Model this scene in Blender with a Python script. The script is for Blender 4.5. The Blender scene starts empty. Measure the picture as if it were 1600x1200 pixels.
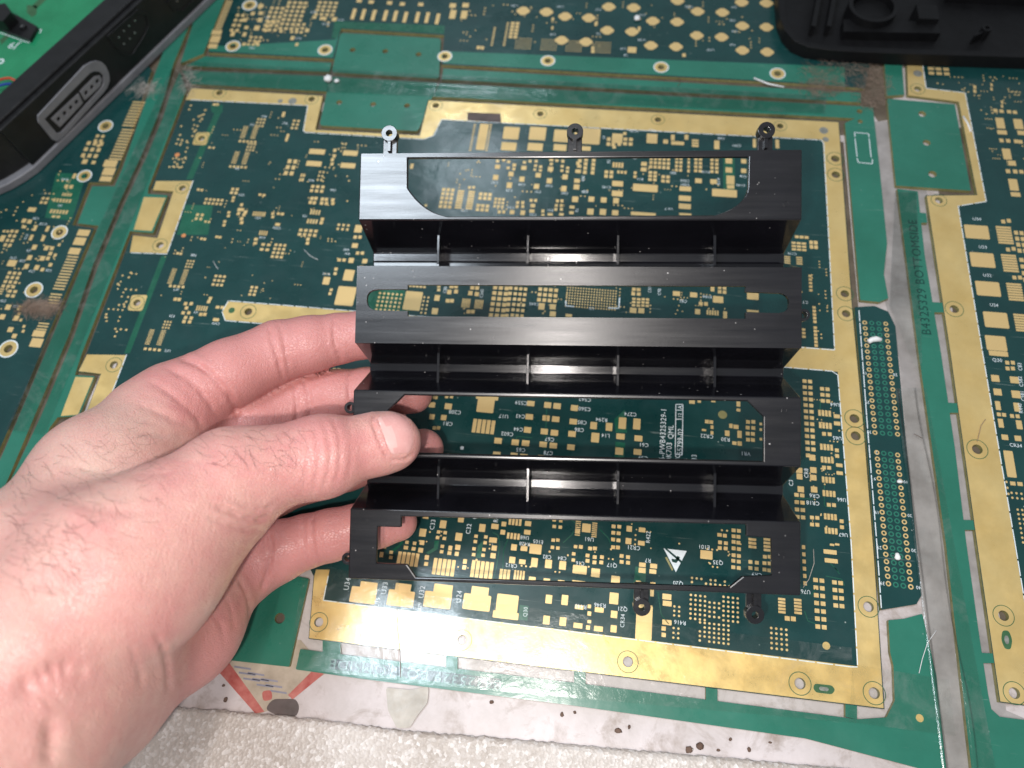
import bpy, bmesh, math, random
import numpy as np
from mathutils import Vector, Matrix
from mathutils.geometry import tessellate_polygon

random.seed(7)
S = 0.001                      # everything below is authored in millimetres
scene = bpy.context.scene
COL = scene.collection

# ------------------------------------------------------------------ camera
FPX = 1130.0                   # focal length in pixels of the 1600 x 1200 photograph
ZB = 1.9                       # height of the circuit boards' top face above the bench
CAMH = 263.6 + ZB
RC = np.array([[0.99143519, 0.12122282, -0.04859306],
               [0.09062664, -0.90650008, -0.41236443],
               [-0.09403759, 0.40442878, -0.9097221]])   # world axes seen by the camera (x right, y down, z forward)
CAMP = np.array([0.0, 0.0, CAMH])
cam_d = bpy.data.cameras.new('camera')
cam_o = bpy.data.objects.new('camera', cam_d)
COL.objects.link(cam_o)
M3 = RC.T @ np.diag([1, -1, -1])
mw = Matrix.Identity(4)
for i in range(3):
    for j in range(3):
        mw[i][j] = M3[i, j]
mw.translation = Vector(CAMP * S)
cam_o.matrix_world = mw
cam_d.sensor_width = 36.0
cam_d.lens = 36.0 * FPX / 1600.0
cam_d.clip_start = 0.01
cam_d.clip_end = 20.0
cam_d.dof.use_dof = True
cam_d.dof.focus_distance = 0.236
cam_d.dof.aperture_fstop = cam_d.lens / 2.6      # a 2.6 mm opening, as in a telephone
scene.camera = cam_o

# ------------------------------------------------------------------ world and lamps (indoors: no sky)
world = bpy.data.worlds.new('World')
scene.world = world
world.use_nodes = True
wb = world.node_tree.nodes['Background']
wb.inputs['Color'].default_value = (0.86, 0.93, 1.0, 1)
wb.inputs['Strength'].default_value = 0.31


def area(name, loc, target, sx, sy, power, color):
    d = bpy.data.lights.new(name, 'AREA')
    d.shape = 'RECTANGLE'
    d.size = sx * S
    d.size_y = sy * S
    d.energy = power
    d.color = color
    o = bpy.data.objects.new(name, d)
    COL.objects.link(o)
    o.location = Vector(loc) * S
    o.rotation_euler = (Vector(target) - Vector(loc)).to_track_quat('-Z', 'Y').to_euler()
    return o


# the telephone's flash beside its lens, a strip lamp overhead and two cool bench lamps further off to the left
area('flash_lamp', (-14, -24, CAMH + 4), (0, 110, 0), 7, 7, 0.42, (1.0, 0.94, 0.89))
area('overhead_strip_lamp', (-15, -165, 800), (-15, -165, 0), 15, 420, 2.7, (1.0, 0.93, 0.88))
area('cool_bench_lamp', (-268, 90, 800), (-60, 150, 80), 170, 200, 3.1, (0.80, 0.90, 1.0))
area('cool_far_lamp', (-238, 900, 800), (-60, 220, 0), 150, 150, 0.8, (0.80, 0.90, 1.0))

scene.view_settings.view_transform = 'Standard'
scene.view_settings.look = 'None'
scene.view_settings.gamma = 1.0
scene.view_settings.exposure = 0.0
scene.view_settings.use_curve_mapping = False
scene.render.engine = 'CYCLES'
scene.cycles.use_denoising = True
scene.cycles.max_bounces = 6
scene.cycles.transparent_max_bounces = 12
scene.cycles.sample_clamp_indirect = 4.0


# ------------------------------------------------------------------ pixel -> place helpers (photograph pixels)
def ray(px, py):
    return RC.T @ np.array([(px - 800) / FPX, (py - 600) / FPX, 1.0])


def on_z(px, py, z=ZB):
    """the point of the horizontal plane at height z"""
    r = ray(px, py)
    return CAMP + r * ((z - CAMH) / r[2])


def at(px, py, depth):
    """the point at a distance measured along the lens axis"""
    return CAMP + ray(px, py) * depth


def project(P):
    q = (np.asarray(P) - CAMP) @ RC.T
    return np.stack([800 + FPX * q[..., 0] / q[..., 2], 600 + FPX * q[..., 1] / q[..., 2], q[..., 2]], -1)


def xy(pts, z=ZB):
    return [tuple(on_z(a, b, z)[:2]) for a, b in pts]


# ------------------------------------------------------------------ materials
def node_mat(name):
    m = bpy.data.materials.new(name)
    m.use_nodes = True
    nt = m.node_tree
    b = nt.nodes['Principled BSDF']
    return m, nt, b


def tex_coord(nt, scale=1.0, kind='Object'):
    tc = nt.nodes.new('ShaderNodeTexCoord')
    mp = nt.nodes.new('ShaderNodeMapping')
    if isinstance(scale, (int, float)):
        scale = (scale,) * 3
    mp.inputs['Scale'].default_value = scale
    nt.links.new(tc.outputs[kind], mp.inputs['Vector'])
    return mp.outputs['Vector']


def noise(nt, vec, scale, detail=4, rough=0.6, dist=0.0):
    n = nt.nodes.new('ShaderNodeTexNoise')
    n.inputs['Scale'].default_value = scale
    n.inputs['Detail'].default_value = detail
    n.inputs['Roughness'].default_value = rough
    n.inputs['Distortion'].default_value = dist
    nt.links.new(vec, n.inputs['Vector'])
    return n.outputs['Fac']


def ramp(nt, fac, stops):
    r = nt.nodes.new('ShaderNodeValToRGB')
    el = r.color_ramp.elements
    while len(el) < len(stops):
        el.new(0.5)
    for e, (p, c) in zip(el, stops):
        e.position = p
        e.color = c if len(c) == 4 else (*c, 1)
    nt.links.new(fac, r.inputs['Fac'])
    return r.outputs['Color']


def bump(nt, b, height, strength=0.3, dist=0.0002, normal=None):
    n = nt.nodes.new('ShaderNodeBump')
    n.inputs['Strength'].default_value = strength
    n.inputs['Distance'].default_value = dist
    nt.links.new(height, n.inputs['Height'])
    if normal is not None:
        nt.links.new(normal, n.inputs['Normal'])
    if b is not None:
        nt.links.new(n.outputs['Normal'], b.inputs['Normal'])
    return n.outputs['Normal']


def gray(v):
    return (v, v, v, 1)


def film(nt, b, v, weight=0.7):
    """the clear sticky film over the boards: an uneven glossy coat with fine scratches"""
    b.inputs['Coat Weight'].default_value = weight
    b.inputs['Coat Roughness'].default_value = 0.16
    n1 = bump(nt, None, noise(nt, v, 34, 4, 0.55, 0.6), 0.4, 0.0010)
    v2 = tex_coord(nt, (60, 700, 1))
    n2 = bump(nt, None, noise(nt, v2, 1.0, 3, 0.6, 1.2), 0.22, 0.00012, n1)
    nt.links.new(n2, b.inputs['Coat Normal'])


def simple(name, c0, c1, scale=200, rough=0.5, metal=0.0, rvar=0.15, bumps=0.0, bscale=900, coat=0.0, spec=0.5,
           bdist=0.0001, detail=4, filmed=0.0):
    m, nt, b = node_mat(name)
    v = tex_coord(nt)
    f = noise(nt, v, scale, detail)
    nt.links.new(ramp(nt, f, [(0.3, c0), (0.7, c1)]), b.inputs['Base Color'])
    f2 = noise(nt, v, scale * 2.3, 3)
    nt.links.new(ramp(nt, f2, [(0.3, gray(max(0, rough - rvar))), (0.7, gray(rough + rvar))]), b.inputs['Roughness'])
    b.inputs['Metallic'].default_value = metal
    b.inputs['Specular IOR Level'].default_value = spec
    b.inputs['Coat Weight'].default_value = coat
    b.inputs['Coat Roughness'].default_value = 0.12
    if bumps:
        bump(nt, b, noise(nt, v, bscale, 3), bumps, bdist)
    if filmed:
        film(nt, b, v, filmed)
    return m


def board_mat(name, c0, c1, spec=0.35, dust=0.5):
    """solder mask: soft cloudy green with faint buried tracks, dust flecks and scratches"""
    m, nt, b = node_mat(name)
    v = tex_coord(nt)
    f = noise(nt, v, 28, 5, 0.65)
    base = ramp(nt, f, [(0.3, c0), (0.72, c1)])
    # dust specks
    vo = nt.nodes.new('ShaderNodeTexVoronoi')
    vo.inputs['Scale'].default_value = 210
    vo.inputs['Randomness'].default_value = 1.0
    nt.links.new(v, vo.inputs['Vector'])
    wn = noise(nt, v, 60, 3)
    mul = nt.nodes.new('ShaderNodeMath')
    mul.operation = 'MULTIPLY'
    s1 = ramp(nt, vo.outputs['Distance'], [(0.035, gray(1)), (0.07, gray(0))])
    s2 = ramp(nt, wn, [(0.5, gray(0)), (0.62, gray(dust))])
    nt.links.new(s1, mul.inputs[0])
    nt.links.new(s2, mul.inputs[1])
    # scratches: long stretched noise
    v2 = tex_coord(nt, (40, 900, 1))
    sc = ramp(nt, noise(nt, v2, 1.0, 2, 0.5, 1.5), [(0.70, gray(0)), (0.76, gray(0.16))])
    add = nt.nodes.new('ShaderNodeMath')
    add.operation = 'ADD'
    add.use_clamp = True
    nt.links.new(mul.outputs[0], add.inputs[0])
    nt.links.new(sc, add.inputs[1])
    mix = nt.nodes.new('ShaderNodeMix')
    mix.data_type = 'RGBA'
    nt.links.new(add.outputs[0], mix.inputs['Factor'])
    nt.links.new(base, mix.inputs['A'])
    mix.inputs['B'].default_value = (0.55, 0.62, 0.58, 1)
    nt.links.new(mix.outputs['Result'], b.inputs['Base Color'])
    f2 = noise(nt, v, 90, 4)
    nt.links.new(ramp(nt, f2, [(0.3, gray(0.2)), (0.7, gray(0.42))]), b.inputs['Roughness'])
    b.inputs['Specular IOR Level'].default_value = spec
    bump(nt, b, noise(nt, v, 260, 4), 0.25, 0.00012)
    film(nt, b, v, 0.5)
    return m


MAT = {}
MAT['mask_dark'] = board_mat('mask_dark', (0.004, 0.034, 0.034), (0.008, 0.055, 0.053))
MAT['mask_light'] = board_mat('mask_light', (0.018, 0.138, 0.092), (0.028, 0.185, 0.128), dust=0.4)
MAT['mask_patch'] = simple('mask_patch', (0.010, 0.085, 0.052), (0.016, 0.12, 0.072), 90, 0.3)
MAT['mask_console'] = simple('mask_console', (0.012, 0.20, 0.085), (0.02, 0.26, 0.115), 60, 0.3)
MAT['gold'] = simple('gold', (0.74, 0.52, 0.19), (0.84, 0.63, 0.27), 60, 0.36, 0.5, 0.12, 0.25, 700, filmed=0.6)
MAT['pad'] = simple('pad', (0.69, 0.47, 0.19), (0.82, 0.61, 0.29), 400, 0.42, 0.35, 0.12, 0.3, 1500)
MAT['silk'] = simple('silk', (0.62, 0.70, 0.74), (0.78, 0.84, 0.86), 900, 0.6)
MAT['ink_dark'] = simple('ink_dark', (0.004, 0.035, 0.03), (0.008, 0.055, 0.045), 900, 0.3)
MAT['ring_dark'] = simple('ring_dark', (0.03, 0.10, 0.04), (0.05, 0.14, 0.06), 300, 0.4)
MAT['fr4'] = simple('fr4', (0.20, 0.19, 0.07), (0.33, 0.30, 0.13), 300, 0.55)
MAT['lead'] = simple('lead', (0.25, 0.26, 0.23), (0.4, 0.4, 0.36), 500, 0.4, 0.5)
MAT['copper'] = simple('copper', (0.75, 0.28, 0.10), (0.85, 0.36, 0.15), 500, 0.4, 0.4)


# ------------------------------------------------------------------ mesh helpers
def link(o, parent=None):
    COL.objects.link(o)
    if parent is not None:
        o.parent = parent
        o.matrix_parent_inverse = Matrix.Translation(-parent.location)
    return o


def mesh_obj(name, verts, faces, mat, parent=None, smooth=False, mm=True):
    me = bpy.data.meshes.new(name)
    k = S if mm else 1.0
    me.from_pydata([(v[0] * k, v[1] * k, v[2] * k) for v in verts], [], [tuple(f) for f in faces])
    if mat is not None:
        me.materials.append(MAT[mat] if isinstance(mat, str) else mat)
    if smooth:
        me.polygons.foreach_set('use_smooth', [True] * len(me.polygons))
    me.validate()
    me.update()
    return link(bpy.data.objects.new(name, me), parent)


def tag(o, label=None, category=None, group=None, kind=None):
    for k, v in (('label', label), ('category', category), ('group', group), ('kind', kind)):
        if v is not None:
            o[k] = v
    return o


def empty(name, loc, label=None, category=None, group=None):
    o = bpy.data.objects.new(name, None)
    o.empty_display_size = 0.01
    o.location = Vector(loc) * S
    COL.objects.link(o)
    tag(o, label, category, group)
    return o


def area2(p):
    return sum(p[i][0] * p[(i + 1) % len(p)][1] - p[(i + 1) % len(p)][0] * p[i][1] for i in range(len(p)))


def slab_geo(outer, holes, z0, z1, top_only=False):
    """prism with holes: outer and holes are xy lists, z0 below z1"""
    if area2(outer) < 0:
        outer = outer[::-1]
    loops = [list(outer)] + [list(h) if area2(h) < 0 else list(h)[::-1] for h in holes]
    tris = tessellate_polygon([[Vector((p[0], p[1], 0)) for p in lp] for lp in loops])
    flat = [p for lp in loops for p in lp]
    n = len(flat)
    V = [(p[0], p[1], z1) for p in flat] + [(p[0], p[1], z0) for p in flat]
    F = []
    for t in tris:
        a, b, c = (flat[i] for i in t)
        cr = (b[0] - a[0]) * (c[1] - a[1]) - (b[1] - a[1]) * (c[0] - a[0])
        t = tuple(t) if cr > 0 else tuple(reversed(t))
        F.append(t)
        if not top_only:
            F.append(tuple(i + n for i in reversed(t)))
    k = 0
    for lp in loops:
        m = len(lp)
        for i in range(m):
            a, b = k + i, k + (i + 1) % m
            F.append((b, a, a + n, b + n))
        k += m
    return V, F


def slab(name, outer, z0, z1, mat, parent=None, holes=(), top_only=False):
    V, F = slab_geo(outer, holes, z0, z1, top_only)
    return mesh_obj(name, V, F, mat, parent)


def circle(c, r, n=20):
    return [(c[0] + r * math.cos(2 * math.pi * i / n), c[1] + r * math.sin(2 * math.pi * i / n)) for i in range(n)]


def px_r(px, py, r):
    """a length of r pixels seen across at a board point, in mm"""
    a, b = on_z(px - r, py), on_z(px + r, py)
    return float(np.linalg.norm(a - b)) / 2


def rounded(pts, r, n=5):
    """round the corners of a polygon"""
    out = []
    m = len(pts)
    for i in range(m):
        p0, p, p1 = (np.array(pts[(i + k) % m], float) for k in (-1, 0, 1))
        a, b = p0 - p, p1 - p
        la, lb = np.linalg.norm(a), np.linalg.norm(b)
        q = min(r, la * 0.45, lb * 0.45)
        s, e = p + a / la * q, p + b / lb * q
        for t in np.linspace(0, 1, n):
            out.append(tuple((1 - t) ** 2 * s + 2 * t * (1 - t) * p + t * t * e))
    return out


class MB:
    """collects shapes into one mesh"""

    def __init__(self):
        self.v, self.f = [], []

    def add(self, V, F):
        k = len(self.v)
        self.v += list(V)
        self.f += [tuple(i + k for i in f) for f in F]
        return self

    def build(self, name, mat, parent=None, smooth=False):
        return mesh_obj(name, self.v, self.f, mat, parent, smooth)


def tube_geo(pts, r, n=6, closed_ends=True):
    pts = [np.array(p, float) for p in pts]
    V, F = [], []
    up = np.array([0.13, 0.21, 0.97])
    m = len(pts)
    for i, p in enumerate(pts):
        t = pts[min(i + 1, m - 1)] - pts[max(i - 1, 0)]
        t = t / (np.linalg.norm(t) + 1e-9)
        a = np.cross(t, up)
        a /= np.linalg.norm(a) + 1e-9
        b = np.cross(t, a)
        ri = r[i] if isinstance(r, (list, tuple, np.ndarray)) else r
        for k in range(n):
            q = 2 * math.pi * k / n
            V.append(tuple(p + ri * (math.cos(q) * a + math.sin(q) * b)))
    for i in range(m - 1):
        for k in range(n):
            F.append((i * n + k, i * n + (k + 1) % n, (i + 1) * n + (k + 1) % n, (i + 1) * n + k))
    if closed_ends:
        F.append(tuple(range(n - 1, -1, -1)))
        F.append(tuple((m - 1) * n + k for k in range(n)))
    return V, F
# ================================================================== workbench
def grid_geo(x0, x1, y0, y1, nx, ny, fz):
    V = [(x0 + (x1 - x0) * i / nx, y0 + (y1 - y0) * j / ny) for j in range(ny + 1) for i in range(nx + 1)]
    V = [(x, y, fz(x, y)) for x, y in V]
    F = [(j * (nx + 1) + i, j * (nx + 1) + i + 1, (j + 1) * (nx + 1) + i + 1, (j + 1) * (nx + 1) + i)
         for j in range(ny) for i in range(nx)]
    return V, F


def bench_mat():
    m, nt, b = node_mat('bench_paint')
    v = tex_coord(nt)
    base = ramp(nt, noise(nt, v, 22, 6, 0.7), [(0.32, (0.42, 0.37, 0.35)), (0.62, (0.62, 0.56, 0.56))])
    st = ramp(nt, noise(nt, v, 75, 5, 0.7, 0.6), [(0.52, gray(0)), (0.72, gray(0.75))])
    mix = nt.nodes.new('ShaderNodeMix')
    mix.data_type = 'RGBA'
    nt.links.new(st, mix.inputs['Factor'])
    nt.links.new(base, mix.inputs['A'])
    mix.inputs['B'].default_value = (0.25, 0.19, 0.15, 1)
    nt.links.new(mix.outputs['Result'], b.inputs['Base Color'])
    b.inputs['Roughness'].default_value = 0.45
    bump(nt, b, noise(nt, v, 120, 5), 0.35, 0.0004)
    return m


MAT['bench'] = bench_mat()
bench = slab('workbench_top', [(-420, -160), (420, -160), (420, 620), (-420, 620)], -30, 0, 'bench')
tag(bench, kind='structure')
MAT['etched_pale'] = simple('etched_pale', (0.10, 0.24, 0.21), (0.20, 0.34, 0.31), 300, 0.25)
MAT['grey_grime_shade'] = simple('grey_grime_shade', (0.22, 0.20, 0.19), (0.40, 0.37, 0.36), 70, 0.7, 0, 0.1, 0.5, 400)  # grey dirt plus painted shade: its tone also darkens the gap's inside
slab('grey_dirt_shade_layer', xy([(1345, 190), (1400, 190), (1448, 300), (1496, 560), (1538, 860), (1572, 1110), (1640, 1140), (1640, 1215), (1462, 1215), (1440, 950), (1405, 560), (1375, 440)], 0.0), 0.01, 0.1, 'grey_grime_shade', bench, top_only=True)
MAT['grime'] = simple('grime', (0.075, 0.055, 0.038), (0.15, 0.12, 0.085), 90, 0.8, 0, 0.1, 0.5, 500)
slab('grime_layer', xy([(-500, 900), (40, 900), (60, 800), (150, 600), (340, 150), (1325, 212), (1345, 182), (1365, 180), (1372, 190), (1396, 186), (1392, 60), (1500, -200), (-700, -300)], 0.0), 0.01, 0.12, 'grime', bench, top_only=True)
for pts in ([(345, 165), (1318, 222), (1340, 470), (1362, 690), (1372, 900), (1300, 930), (620, 850), (120, 850), (170, 600)], [(1455, 200), (1800, 200), (1800, 1010), (1572, 1010), (1540, 860), (1497, 560)], [(420, 950), (455, 952), (452, 985), (418, 982)]):
    slab('grime_layer', xy(pts, 0.0), 0.01, 0.13, 'grime', bench, top_only=True)

# ================================================================== circuit boards
CROPS = dict(F=(0, 0, 1), A=(640, 230, 5.714), B=(900, 170, 4), C=(520, 400, 4), D=(900, 400, 4), E=(640, 600, 5.714),
             G=(560, 790, 4.444), H=(900, 690, 4), I=(200, 130, 4), J=(200, 330, 4), K=(0, 250, 4), L=(300, 0, 4),
             M=(700, 0, 4), N=(1000, 0, 4), O=(1160, 0, 3.636), P=(1200, 250, 4), Q=(1200, 550, 4), R=(1200, 850, 4),
             T=(850, 900, 4), U=(0, 0, 4), V=(520, 690, 4), W=(900, 600, 5))
BOARDS = {}
PADS = {}


def new_board(key, c, label):
    BOARDS[key] = empty('circuit_board', (*c, 0), label, 'circuit board', 'bare green circuit boards taped to the bench')
    PADS[key] = []
    return BOARDS[key]


new_board('main', on_z(820, 620)[:2], 'large bare green circuit board with gold border lying under the black bracket')
new_board('left', on_z(60, 450)[:2], 'bare green circuit board with gold edge fingers beside the hand and console shell')
new_board('top', on_z(800, 20)[:2], 'bare green circuit board with rows of round gold pads along the far edge')
new_board('right', on_z(1560, 600)[:2], 'bare green circuit board at the right edge with vertical BOTTOMSIDE lettering')

_dirs = {}


def px_of(x, y, z=ZB):
    p = project((x, y, z))
    return p[0], p[1]


def pads(crop, board, lst):
    ox, oy, s = CROPS[crop]
    for t in lst:
        cx, cy = t[0], t[1]
        w, h = (t[2], t[3]) if len(t) > 2 else (27, 25)
        k_ = 0.77 if crop in 'IJ' else 0.84 if crop in 'KL' else 0.90
        w, h = w * k_, h * k_
        px, py = ox + cx / s, oy + cy / s
        p = on_z(px, py)
        wx = np.linalg.norm(on_z(px + w / s / 2, py) - on_z(px - w / s / 2, py))
        wy = np.linalg.norm(on_z(px, py + h / s / 2) - on_z(px, py - h / s / 2))
        PADS[board].append((p[0], p[1], wx, wy, 0))


def grid(crop, board, cx, cy, nx, ny, dx, dy, w, h, dots=False, skip=0.0):
    """rows and columns that follow the board's own axes"""
    ox, oy, s = CROPS[crop]
    px, py = ox + cx / s, oy + cy / s
    p = on_z(px, py)
    ex = np.linalg.norm(on_z(px + 1, py) - p)
    ey = np.linalg.norm(on_z(px, py + 1) - p)
    k_ = 0.80 if crop in 'IJ' else 0.86 if crop in 'KL' else 0.93
    w, h = w * k_, h * k_
    for j in range(ny):
        for i in range(nx):
            if skip and random.random() < skip:
                continue
            PADS[board].append((p[0] + i * dx / s * ex, p[1] - j * dy / s * ey, w / s * ex, h / s * ey, 1 if dots else 0))


def scatter(board, poly, n, r0, r1, dots=True, seed=1):
    """tiny vias strewn over a patch of board (photograph pixels)"""
    rnd = random.Random(seed)
    xs, ys = [p[0] for p in poly], [p[1] for p in poly]
    k = 0
    while k < n:
        x, y = rnd.uniform(min(xs), max(xs)), rnd.uniform(min(ys), max(ys))
        ins = False
        j = len(poly) - 1
        for i in range(len(poly)):
            if (poly[i][1] > y) != (poly[j][1] > y) and x < (poly[j][0] - poly[i][0]) * (y - poly[i][1]) / (poly[j][1] - poly[i][1]) + poly[i][0]:
                ins = not ins
            j = i
        if not ins:
            continue
        p = on_z(x, y)
        r = px_r(x, y, rnd.uniform(r0, r1))
        m = rnd.choice((1, 1, 2, 3))
        q = rnd.choice(((1, 0), (0, 1)))
        for i in range(m):
            PADS[board].append((p[0] + q[0] * i * r * 4.6, p[1] + q[1] * i * r * 4.6, 2 * r, 2 * r, 1 if dots else 0))
        k += 1


# ---- main board pads, read off the photograph patch by patch
pads('A', 'main', [(785, 175, 50, 40), (785, 125, 30, 25), (840, 115, 30, 25), (885, 130, 30, 25), (880, 185, 30, 25),
    (935, 160, 36, 30), (930, 195, 30, 25), (905, 240, 50, 45), (768, 270, 52, 50), (890, 340, 52, 55), (1003, 285, 50, 50),
    (1020, 185, 52, 40), (1025, 135, 30, 25), (1075, 125, 30, 25), (1130, 125, 30, 25), (1125, 165, 30, 25), (1118, 200, 28, 22),
    (1170, 175, 30, 25), (1168, 207, 30, 22), (1148, 250, 52, 45), (1133, 350, 52, 50), (1248, 300, 52, 50), (1258, 195, 52, 45),
    (1265, 110, 40, 34), (1265, 150, 30, 25), (1315, 120, 30, 25), (1368, 125, 30, 30), (1362, 170, 30, 25), (1360, 210, 30, 25),
    (1412, 185, 30, 25), (1408, 218, 30, 25), (1388, 265, 52, 50), (1377, 370, 52, 55), (1495, 300, 56, 40), (1490, 355, 56, 50),
    (1478, 465, 60, 55), (1520, 120, 36, 36), (1515, 170, 40, 30), (1505, 215, 55, 35), (1580, 120, 34, 30), (1580, 175, 34, 30),
    (1580, 215, 34, 30), (535, 360, 28, 25), (572, 360, 28, 25), (800, 578, 30, 30), (840, 578, 30, 30), (915, 580, 45, 40),
    (1010, 585, 45, 45), (965, 495, 30, 30), (1010, 495, 30, 30), (960, 530, 30, 30), (1010, 530, 30, 30), (1085, 475, 30, 28),
    (1125, 475, 30, 28), (1100, 522, 45, 35), (1092, 570, 50, 32), (1190, 570, 30, 30), (1190, 605, 30, 22), (1255, 600, 50, 25),
    (1320, 480, 30, 28), (1360, 480, 30, 28), (1310, 520, 30, 28), (1355, 520, 30, 28), (1305, 555, 30, 28), (1355, 555, 30, 28),
    (1355, 600, 45, 25), (1450, 535, 50, 30), (1445, 585, 45, 30), (145, 520, 26, 22), (20, 170, 30, 50)])
grid('A', 'main', 305, 378, 3, 5, 41, 37, 31, 29)
grid('A', 'main', 460, 392, 1, 8, 0, 21, 62, 16)
grid('A', 'main', 556, 398, 1, 8, 0, 21, 62, 16)
grid('A', 'main', 635, 418, 3, 2, 42, 36, 32, 30)
grid('A', 'main', 612, 520, 3, 2, 42, 36, 32, 30)
grid('A', 'main', 770, 462, 3, 3, 34, 32, 26, 24)
# far edge, behind the bracket's top bar
pads('M', 'main', [(395, 832, 110, 85), (560, 835, 115, 90), (715, 850, 120, 85), (870, 850, 180, 110), (380, 915, 105, 56),
    (545, 918, 105, 52), (700, 922, 90, 44), (860, 928, 70, 30), (1275, 866, 74, 66), (1360, 885, 34, 28), (1405, 860, 26, 40),
    (1435, 895, 90, 24), (1490, 858, 26, 34), (215, 855, 62, 180)])
grid('M', 'main', 168, 780, 1, 13, 0, 13, 14, 7)
grid('M', 'main', 268, 780, 1, 13, 0, 13, 14, 7)
grid('M', 'main', 1005, 870, 2, 2, 30, 30, 24, 24)
grid('M', 'main', 1045, 840, 1, 4, 0, 26, 22, 20)
grid('M', 'main', 1075, 868, 3, 2, 34, 28, 26, 22)
grid('M', 'main', 1105, 835, 1, 3, 0, 26, 22, 20)
pads('B', 'main', [(98, 190, 130, 95), (258, 185, 74, 66), (478, 185, 72, 62), (555, 212, 34, 28), (605, 180, 26, 40), (635, 218, 90, 24),
    (690, 180, 26, 34), (880, 225, 36, 60), (745, 215, 46, 14), (745, 232, 46, 14), (745, 198, 46, 14), (1115, 215, 22, 60), (1258, 220, 26, 60),
    (955, 325, 46, 38), (955, 383, 46, 36), (965, 445, 56, 60), (955, 488, 26, 26), (978, 488, 26, 26), (1048, 328, 36, 30), (1048, 388, 36, 30),
    (765, 450, 46, 32), (860, 455, 46, 32), (433, 495, 172, 50), (260, 468, 76, 36), (258, 530, 76, 38), (96, 565, 40, 36), (173, 570, 40, 36),
    (250, 575, 40, 38), (90, 643, 44, 42), (168, 645, 44, 42), (245, 650, 44, 36), (420, 658, 172, 24), (683, 500, 80, 32), (680, 560, 84, 36),
    (680, 610, 84, 36), (683, 660, 84, 16), (928, 527, 172, 52)])
grid('B', 'main', 208, 195, 5, 2, 32, 24, 24, 18)
grid('B', 'main', 235, 350, 4, 1, 18, 0, 14, 34)
grid('B', 'main', 190, 395, 2, 2, 32, 26, 24, 22)
grid('B', 'main', 265, 395, 3, 1, 22, 0, 16, 20)
grid('B', 'main', 425, 345, 2, 2, 4, 34, 38, 26)
grid('B', 'main', 470, 310, 5, 3, 27, 26, 21, 20)
grid('B', 'main', 465, 398, 2, 3, 30, 22, 24, 18)
grid('B', 'main', 630, 310, 2, 4, 26, 24, 20, 18)
grid('B', 'main', 705, 310, 1, 4, 0, 26, 16, 20)
grid('B', 'main', 750, 315, 2, 4, 28, 24, 22, 18)
grid('B', 'main', 850, 320, 2, 4, 30, 24, 22, 18)
grid('B', 'main', 545, 425, 2, 2, 30, 26, 24, 20)
grid('B', 'main', 15, 315, 3, 4, 48, 26, 24, 22)
grid('B', 'main', 370, 400, 1, 2, 0, 24, 20, 18)
grid('B', 'main', 1380, 800, 3, 1, 30, 0, 26, 18)
grid('B', 'main', 1360, 838, 3, 3, 32, 20, 28, 14)
grid('B', 'main', 1470, 835, 2, 2, 28, 28, 24, 24)
grid('B', 'main', 1320, 925, 1, 4, 0, 13, 40, 9)
grid('B', 'main', 1395, 930, 1, 4, 0, 13, 40, 9)
grid('C', 'main', 295, 232, 6, 5, 27, 25, 17, 17, True)
grid('C', 'main', 572, 258, 2, 5, 26, 24, 15, 15, True)
grid('C', 'main', 485, 187, 5, 1, 22, 0, 18, 14)
pads('C', 'main', [(500, 280, 120, 130), (440, 300, 50, 70), (663, 190, 22, 18), (662, 212, 22, 18), (652, 262, 36, 40), (728, 225, 30, 30),
    (770, 222, 28, 26), (742, 190), (770, 190), (718, 280), (745, 280), (860, 232, 30, 30), (900, 238, 30, 28), (872, 198), (902, 200),
    (848, 348), (875, 348), (638, 345, 42, 42), (1305, 315, 42, 45), (1375, 318, 42, 36), (1375, 362, 42, 36), (1475, 372, 45, 20),
    (100, 120, 70, 75), (80, 250, 130, 130), (15, 85, 22, 20), (15, 110, 22, 20), (10, 708, 24, 14), (36, 708, 20, 14),
    (620, 930, 45, 36), (640, 885, 34, 20), (722, 940, 50, 40), (620, 1005, 36, 36), (693, 1010, 38, 36), (635, 1075, 24, 24), (660, 1075, 24, 24),
    (712, 880, 22, 20), (742, 880, 22, 20), (965, 882, 155, 36), (955, 935, 118, 96), (1237, 922, 52, 36), (1343, 932, 50, 40), (1402, 938, 52, 40),
    (1510, 950, 50, 40), (1228, 1005, 52, 38), (1333, 1013, 50, 38), (1393, 1020, 52, 38), (1503, 1035, 52, 38), (1217, 1087, 50, 40),
    (1322, 1097, 50, 40), (1385, 1105, 52, 40), (1495, 1112, 52, 40), (1033, 1155, 52, 40), (1140, 1165, 50, 40), (1205, 1170, 52, 40),
    (1315, 1178, 52, 38), (1378, 1185, 52, 38), (1488, 1195, 52, 38)])
pads('E', 'main', [(778, 622, 75, 40), (933, 630, 70, 35), (1020, 636, 75, 25), (1180, 645, 70, 15)])
grid('C', 'main', 810, 293, 6, 1, 9, 0, 6, 60)
grid('C', 'main', 890, 300, 6, 1, 9, 0, 6, 60)
grid('C', 'main', 885, 1060, 5, 1, 29, 0, 25, 92)
grid('C', 'main', 1015, 197, 3, 6, 36, 34, 27, 24)
grid('C', 'main', 1112, 200, 1, 6, 0, 34, 24, 22)
grid('C', 'main', 1145, 203, 3, 6, 30, 33, 22, 20)
grid('C', 'main', 1297, 207, 4, 3, 33, 33, 25, 23)
grid('F', 'main', 887, 449, 19, 8, 4.2, 4.1, 2.7, 2.7, True)
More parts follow.
